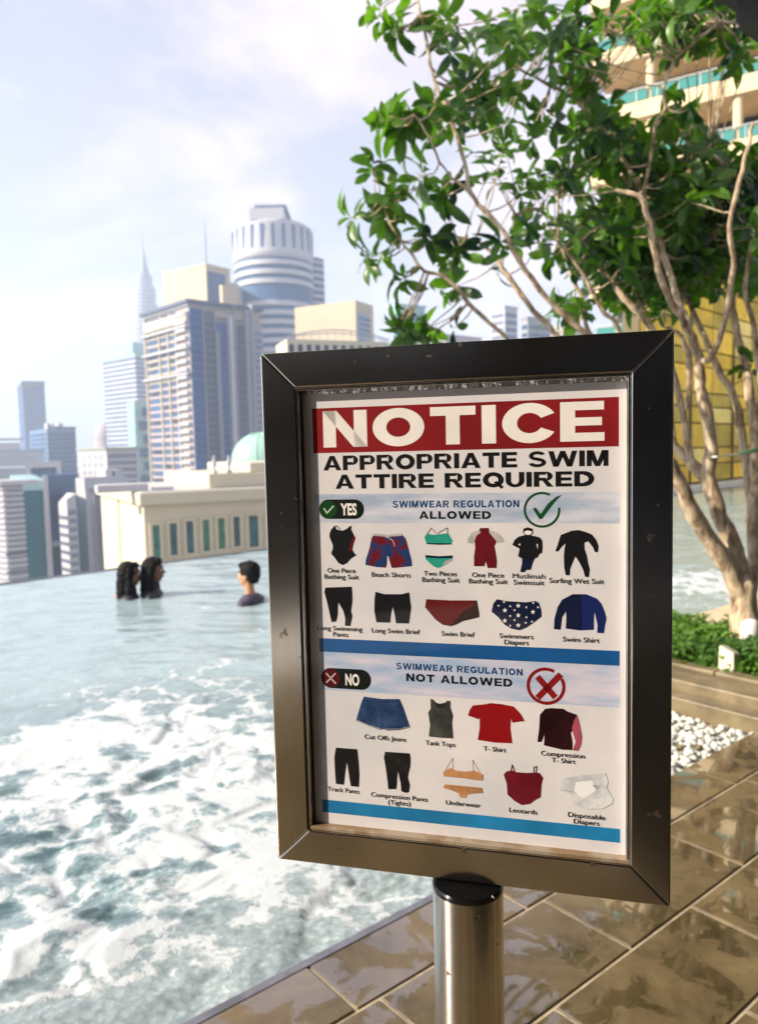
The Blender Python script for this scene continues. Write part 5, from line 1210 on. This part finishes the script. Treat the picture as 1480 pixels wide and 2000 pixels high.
# dark blue slab far left
b = Bld('blue_glass_slab', 'tall plain dark blue slab tower standing alone at the left', 36, 44, 89, 744, 820, 62)
b.body(g_blue); b.part('roof_band', [(-.5, b.WB + .5, -.5, b.WA, b.H - 5, b.H + .2)], c_slate); b.bands('window_band', g_dark, b.zpx(900), b.H - 6, 6.0, .25, .3)
# blue gridded office in front of it
b = Bld('gridded_blue_office', 'blue grey office block with a fine window grid in front of the blue slab', 60, 92, 150, 838, 520, 50)
b.body(c_bslate); b.grid('window_row', g_blue, 'B', .02, .98, b.zpx(1010), b.H - 2, 9, 20, .75, .6, .4); b.grid('window_row', g_blue, 'A', .05, .95, b.zpx(1010), b.H - 2, 5, 20, .6, .6, .4)
for k in range(6): b.part('roof_unit', [(b.WB * (.05 + k * .1), b.WB * (.1 + k * .1), 2, 8, b.H, b.H + random.uniform(1.5, 5))], c_white)
b.part('parapet', [(b.WB * .35, b.WB + .3, -.3, b.WA + .3, b.H, b.H + 1.6)], g_mid)
# far white row building
b = Bld('white_gallery_building', 'white building with a row of narrow upright slots at the left edge', -90, -60, 76, 885, 420, 70)
b.body(c_white); b.part('roof_band', [(-.5, b.WB + .5, -.6, b.WA, b.H - .2, b.H + 1.4)], c_lead); b.grid('slot_window', c_lead, 'B', .4, 1, b.H - 7.5, b.H - 1, 18, 1, .45, .8, .2, each=True)
b.part('roof_room', [(b.WB * .3, b.WB * .72, 3, 12, b.H, b.H + 5.4)], c_white); b.part('roof_canopy', [(b.WB * .25, b.WB * .78, 2, 14, b.H + 6.8, b.H + 7.8)], c_lead); b.part('roof_post', [(b.WB * .3 + 4 * k, b.WB * .3 + 4 * k + .5, 3, 3.5, b.H + 5.4, b.H + 6.8) for k in range(1)], c_grey)
# portal framed building
b = Bld('portal_framed_building', 'grey building with a square white portal frame around blue glass', -60, -40, 122, 916, 330, 66)
b.body(c_grey); b.part('windows_band', [(0, b.WB * .7, -.2, 0, b.H - 11, b.H - 5.5)], c_white); b.grid('window', g_dark, 'B', .25, .68, b.H - 11, b.H - 7, 6, 1, .3, .7, .4, each=True)
b.part('portal', [(b.WB * .56, b.WB * .62, -4, 0, b.H - 22, b.H + 2.6), (b.WB * .94, b.WB, -4, 0, b.H - 22, b.H + 2.6), (b.WB * .62, b.WB * .94, -4, 0, b.H + .2, b.H + 2.6)], c_white)
b.part('portal_glass', [(b.WB * .62, b.WB * .94, -1, 0, b.H - 7, b.H - .3)], g_blue); b.grid('mullion', c_white, 'B', .62, .94, b.H - 7, b.H - .3, 6, 1, .08, 1, 1.2, each=True)
# louvred striped block at the bottom left edge
b = Bld('louvred_block', 'grey louvred block with zigzag floor bands at the bottom left edge', -40, 8, 46, 948, 170, 40)
b.body(c_grey); b.bands('louvre_band', c_white, b.zpx(1160), b.H - .3, 1.25, .5, .6); b.part('roof_slab', [(-1.5, b.WB + 3, -1.5, b.WA, b.H, b.H + 1.0)], c_white)
for k in range(3): b.part('slate_joint', [(-.62, b.WB + .01, -.64, 0, b.H - 15.6 - k * 4, b.H - 15.2 - k * 4)], c_slate)  # slate strips standing proud of the louvre bands
# teal curtain wall building with a white end wall
b = Bld('teal_curtain_wall_building', 'deep teal curtain wall building with a white end wall on its right', 26, 30, 96, 940, 195, 64)
b.body(g_teal); b.part('roof_band', [(-.5, b.WB * .86, -.5, b.WA, b.H - 2.5, b.H + .1)], g_pale); b.part('end_wall', [(b.WB * .84, b.WB, -2.0, 0, b.H - 60, b.H + 1.2)], c_white)
b.bands('transom', g_mid, b.zpx(1150), b.H - 3, 1.6, .08, .12, face='B', w=(0, .83), each=True); b.grid('mullion', g_mid, 'B', 0, .84, b.H - 45, b.H - 2, 9, 1, .06, 1, .14, each=True)
# deep blue building behind it
b = Bld('deep_blue_office', 'deep blue office block with thin vertical ribs behind the white end wall', 84, 88, 156, 928, 260, 60)
b.body(g_blue); b.part('upper_storey', [(0, b.WB, -.5, 0, b.H - 7, b.H)], g_mid); b.grid('rib', g_mid, 'B', 0, 1, b.H - 55, b.H - 7, 26, 1, .2, 1, .4, each=True)
b.part('balcony', [(-2, 3, -4, 0, b.H - 24, b.H - 22.5)], c_white)
# filler city seen between and beyond the towers
fills = [('hazy_office_block', 'faint grey office block in the haze right of the gridded blue office', 146, 160, 178, 905, 600, 50, c_white), ('hazy_low_block', 'faint low block on the skyline beyond the pale apartments', 150, 168, 200, 895, 760, 50, c_grey),
         ('pale_blue_tower', 'pale blue glass building glimpsed under the lowest leaves', 768, 776, 830, 598, 300, 60, g_pale), ('white_lattice_tower', 'white lattice fronted tower glimpsed between the tree stems', 958, 985, 1010, 600, 420, 50, c_white),
         ('grey_tower', 'grey tower glimpsed between the tree stems right of the lattice tower', 1018, 1030, 1075, 622, 380, 55, c_grey), ('sand_tower', 'sand coloured tower glimpsed low between stems above the sign', 1085, 1100, 1140, 640, 350, 55, c_beige),
         ('pink_office_block', 'pinkish office block low behind the leaves left of the lattice tower', 850, 868, 940, 655, 450, 50, c_pink)]
for nm, lab, xl, xc, xr, yt, D, az, m_x in fills:
    b = Bld(nm, lab, xl, xc, xr, yt, D, az); b.body(m_x); nzz = max(6, int(60 / 4)); b.grid('window_row', g_mid, 'B', .06, .94, b.H - 60, b.H - 2, 6, 15, .55, .5, .3); b.grid('window_row', g_mid, 'A', .08, .92, b.H - 60, b.H - 2, 4, 15, .55, .5, .3); b.part('parapet', [(-.4, b.WB + .4, -.4, b.WA + .4, b.H, b.H + 1)], m_x)

# ------------------------------------------------------------------ bathers
skin_d = mat('skin_brown', (.17, .075, .04), .45, spec=.5); skin_l = mat('skin_tan', (.52, .27, .14), .42, var=.08, vscale=9)
hair_m = mat('black_hair', (.006, .005, .006), .6, spec=.15, bump=.4, bscale=60, stretch=(8, 8, 1)); cloth_b = mat('black_swimwear', (.010, .012, .022), .55)
pink_c = mat('pink_cloth', (.62, .03, .07), .6); purple = mat('striped_purple_shirt', (.014, .009, .02), .6, color2=(.07, .055, .10), vscale=9, stretch=(1, 1, 6), detail=0)
eye_w = mat('eye_white', (.7, .68, .66), .3); eye_b = mat('eye_dark', (.01, .008, .006), .2); lipc = mat('lip', (.30, .09, .07), .4)
def ell(bm, c, r_, rot=None, sub=3):
    M4 = Matrix.Translation(c)
    if rot: M4 = M4 @ rot
    bmesh.ops.create_icosphere(bm, subdivisions=sub, radius=1, matrix=M4 @ Matrix.Diagonal((*r_, 1)))
def caps_(bm, a, b_, ra, rb, n=6):
    a, b_ = Vector(a), Vector(b_)
    for k in range(n + 1): t_ = k / n; bmesh.ops.create_icosphere(bm, subdivisions=2, radius=ra + (rb - ra) * t_, matrix=Matrix.Translation(a.lerp(b_, t_)))
def remesh(bm, name, mats, parent, vox, smooth_it=4):
    me_ = bpy.data.meshes.new(name); bm.to_mesh(me_); bm.free(); me_.materials.append(mats)
    o = link(name, me_, parent); md = o.modifiers.new('remesh', 'REMESH'); md.mode = 'VOXEL'; md.voxel_size = vox; md.use_smooth_shade = True
    s2 = o.modifiers.new('smooth', 'SMOOTH'); s2.factor = .5; s2.iterations = smooth_it; return o
def bather(px, py, top_py, face_az, label, skin, style, sc=1.0):
    """origin at the chin-height of the neck base on the water; local +y is the way the face looks"""
    p = at_z(px, py, WZ); H_ = (py - top_py) / FPX * p.y * 1.0
    root = thing('person', label, 'person', (p.x, p.y, WZ), -face_az)
    hc = H_ - .118 * sc                                  # head centre above water
    nb = hc - .17 * sc                                   # base of the neck
    bm = bmesh.new(); k = sc
    ell(bm, (0, -.008 * k, hc + .022 * k), (.074 * k, .093 * k, .094 * k))            # skull
    ell(bm, (0, .028 * k, hc - .045 * k), (.054 * k, .060 * k, .070 * k))             # face
    ell(bm, (0, .050 * k, hc - .098 * k), (.026 * k, .024 * k, .020 * k))             # chin
    ell(bm, (0, .060 * k, hc + .020 * k), (.045 * k, .028 * k, .020 * k))             # brow
    for sx in (-1, 1):
        ell(bm, (sx * .034 * k, .066 * k, hc - .035 * k), (.020 * k, .018 * k, .018 * k))   # cheek
        ell(bm, (sx * .073 * k, -.004 * k, hc - .018 * k), (.009 * k, .018 * k, .030 * k))  # ear
    caps_(bm, (0, .086 * k, hc + .004 * k), (0, .103 * k, hc - .032 * k), .008 * k, .013 * k, 4)  # nose
    ell(bm, (0, .082 * k, hc - .066 * k), (.022 * k, .012 * k, .010 * k))             # lips
    caps_(bm, (0, -.012 * k, nb - .02), (0, .0, hc - .06 * k), .050 * k, .046 * k)    # neck
    ell(bm, (0, -.02 * k, nb - .10 * k), (.165 * k, .085 * k, .085 * k)); ell(bm, (0, -.01 * k, nb - .26 * k), (.14 * k, .09 * k, .20 * k)); ell(bm, (0, -.01 * k, nb - .50 * k), (.135 * k, .095 * k, .14 * k))
    for sx in (-1, 1):
        caps_(bm, (sx * .17 * k, -.02, nb - .10 * k), (sx * .22 * k, .02, nb - .34 * k), .045 * k, .037 * k); caps_(bm, (sx * .22 * k, .02, nb - .34 * k), (sx * .15 * k, .20 * k, nb - .40 * k), .036 * k, .026 * k)
        ell(bm, (sx * .14 * k, .25 * k, nb - .41 * k), (.032 * k, .05 * k, .016 * k))
        for f in range(4): caps_(bm, (sx * .14 * k + (f - 1.5) * .016 * k, .28 * k, nb - .41 * k), (sx * .14 * k + (f - 1.5) * .019 * k, (.34 + .012 * (f in (1, 2))) * k, nb - .42 * k), .0085 * k, .007 * k, 4)
        caps_(bm, (sx * .115 * k, .24 * k, nb - .41 * k), (sx * .085 * k, .285 * k, nb - .42 * k), .010 * k, .008 * k, 4)
        caps_(bm, (sx * .075 * k, -.01, nb - .55 * k), (sx * .09 * k, .05, nb - .88 * k), .075 * k, .050 * k); caps_(bm, (sx * .09 * k, .05, nb - .88 * k), (sx * .09 * k, -.02, nb - 1.2 * k), .048 * k, .034 * k)
        ell(bm, (sx * .09 * k, .05 * k, nb - 1.23 * k), (.036 * k, .09 * k, .028 * k))
    body = remesh(bm, 'body', skin, root, .0075 * k, 3)
    for sx in (-1, 1):
        m_ = MB(); m_.lathe([(.0115 * k * math.cos(R(a)), .0085 * k * math.sin(R(a))) for a in range(-90, 91, 15)], 12, (sx * .029 * k, .077 * k, hc - .002 * k)); e_ = m_.build('eye', eye_w, root, smooth=True)
        m_ = MB(); m_.lathe([(.006 * k * math.cos(R(a)), .006 * k * math.sin(R(a))) for a in range(-90, 91, 15)], 10, (sx * .029 * k, .0855 * k, hc - .002 * k)); m_.build('iris', eye_b, e_, smooth=True)
        m_ = MB(); m_.tube([(sx * .014 * k, .089 * k, hc + .020 * k), (sx * .03 * k, .088 * k, hc + .026 * k), (sx * .046 * k, .076 * k, hc + .020 * k)], [.003 * k, .004 * k, .0025 * k], 6); m_.build('eyebrow', hair_m, root, smooth=True)
    m_ = MB(); m_.tube([(-.020 * k, .089 * k, hc - .067 * k), (0, .095 * k, hc - .064 * k), (.020 * k, .089 * k, hc - .067 * k)], [.002, .0055 * k, .002], 8); m_.build('mouth', lipc, root, smooth=True)
    bm = bmesh.new()
    ell(bm, (0, -.020 * k, hc + .034 * k), (.086 * k, .098 * k, .095 * k)); ell(bm, (0, .035 * k, hc + .085 * k), (.062 * k, .052 * k, .030 * k))
    if style != 'short':
        ell(bm, (0, -.055 * k, hc - .03 * k), (.088 * k, .072 * k, .13 * k))
        for sx in (-1, 1):
            caps_(bm, (sx * .068 * k, -.01 * k, hc + .04 * k), (sx * .088 * k, -.02 * k, hc - .14 * k), .030 * k, .034 * k); caps_(bm, (sx * .088 * k, -.02 * k, hc - .14 * k), (sx * .075 * k, -.03 * k, -.06), .034 * k, .03 * k)
        caps_(bm, (0, -.06 * k, hc - .08 * k), (0, -.06 * k, -.06), .078 * k, .085 * k)
    else:
        ell(bm, (0, -.048 * k, hc - .010 * k), (.078 * k, .066 * k, .080 * k))
    ho = remesh(bm, 'hair', hair_m, root, .008 * k, 2)
    if 'hair_tex' not in bpy.data.textures: tx_ = bpy.data.textures.new('hair_tex', 'CLOUDS'); tx_.noise_scale = .035
    dmod = ho.modifiers.new('strands', 'DISPLACE'); dmod.texture = bpy.data.textures['hair_tex']; dmod.strength = .028; dmod.mid_level = .5
    bm = bmesh.new(); tr_h = .03 if style != 'short' else .022
    ell(bm, (0, -.02 * k, nb - .098 * k), (.182 * k, .10 * k, .098 * k)); ell(bm, (0, -.01 * k, nb - .28 * k), (.155 * k, .105 * k, .20 * k))
    if style != 'short': caps_(bm, (0, -.012 * k, nb - .04), (0, -.008, nb + .03 * k), .070 * k, .062 * k)
    for sx in (-1, 1): caps_(bm, (sx * .17 * k, -.02, nb - .10 * k), (sx * .215 * k, .01, nb - .28 * k), .056 * k, .05 * k)
    remesh(bm, 'swim_top', purple if style == 'short' else cloth_b, root, .011 * k, 2)
    if style == 'pink':
        bm = bmesh.new(); caps_(bm, (-.10 * k, -.06 * k, hc - .06 * k), (-.15 * k, -.09 * k, -.0), .022 * k, .055 * k); remesh(bm, 'pink_scarf', pink_c, root, .01 * k, 2)
    return root
bather(257, 1166, 1096, R(70), 'woman with long black hair and a pink scarf behind her shoulder, left of the pair', skin_d, 'pink', 1.12)
bather(303, 1162, 1088, R(82), 'taller woman with long black hair in a black top, right of the pair', skin_d, 'long', 1.12)
bather(487, 1176, 1095, R(-72), 'boy with short black hair and a purple shirt facing the two women', skin_l, 'short', 1.12)

# ------------------------------------------------------------------ haze
m_ = MB(); m_.box(-4250, 4250, -4250, 4250, GZ - 1, 372)
hz = bpy.data.materials.new('haze'); hz.use_nodes = True; t = hz.node_tree; t.nodes.clear(); o_ = t.nodes.new('ShaderNodeOutputMaterial'); pv_ = t.nodes.new('ShaderNodeVolumePrincipled')
pv_.inputs['Color'].default_value = (.72, .84, 1.0, 1); pv_.inputs['Density'].default_value = .00058; pv_.inputs['Anisotropy'].default_value = .2
t.links.new(pv_.outputs[0], o_.inputs['Volume'])
m_.build('haze', hz, kind='stuff')
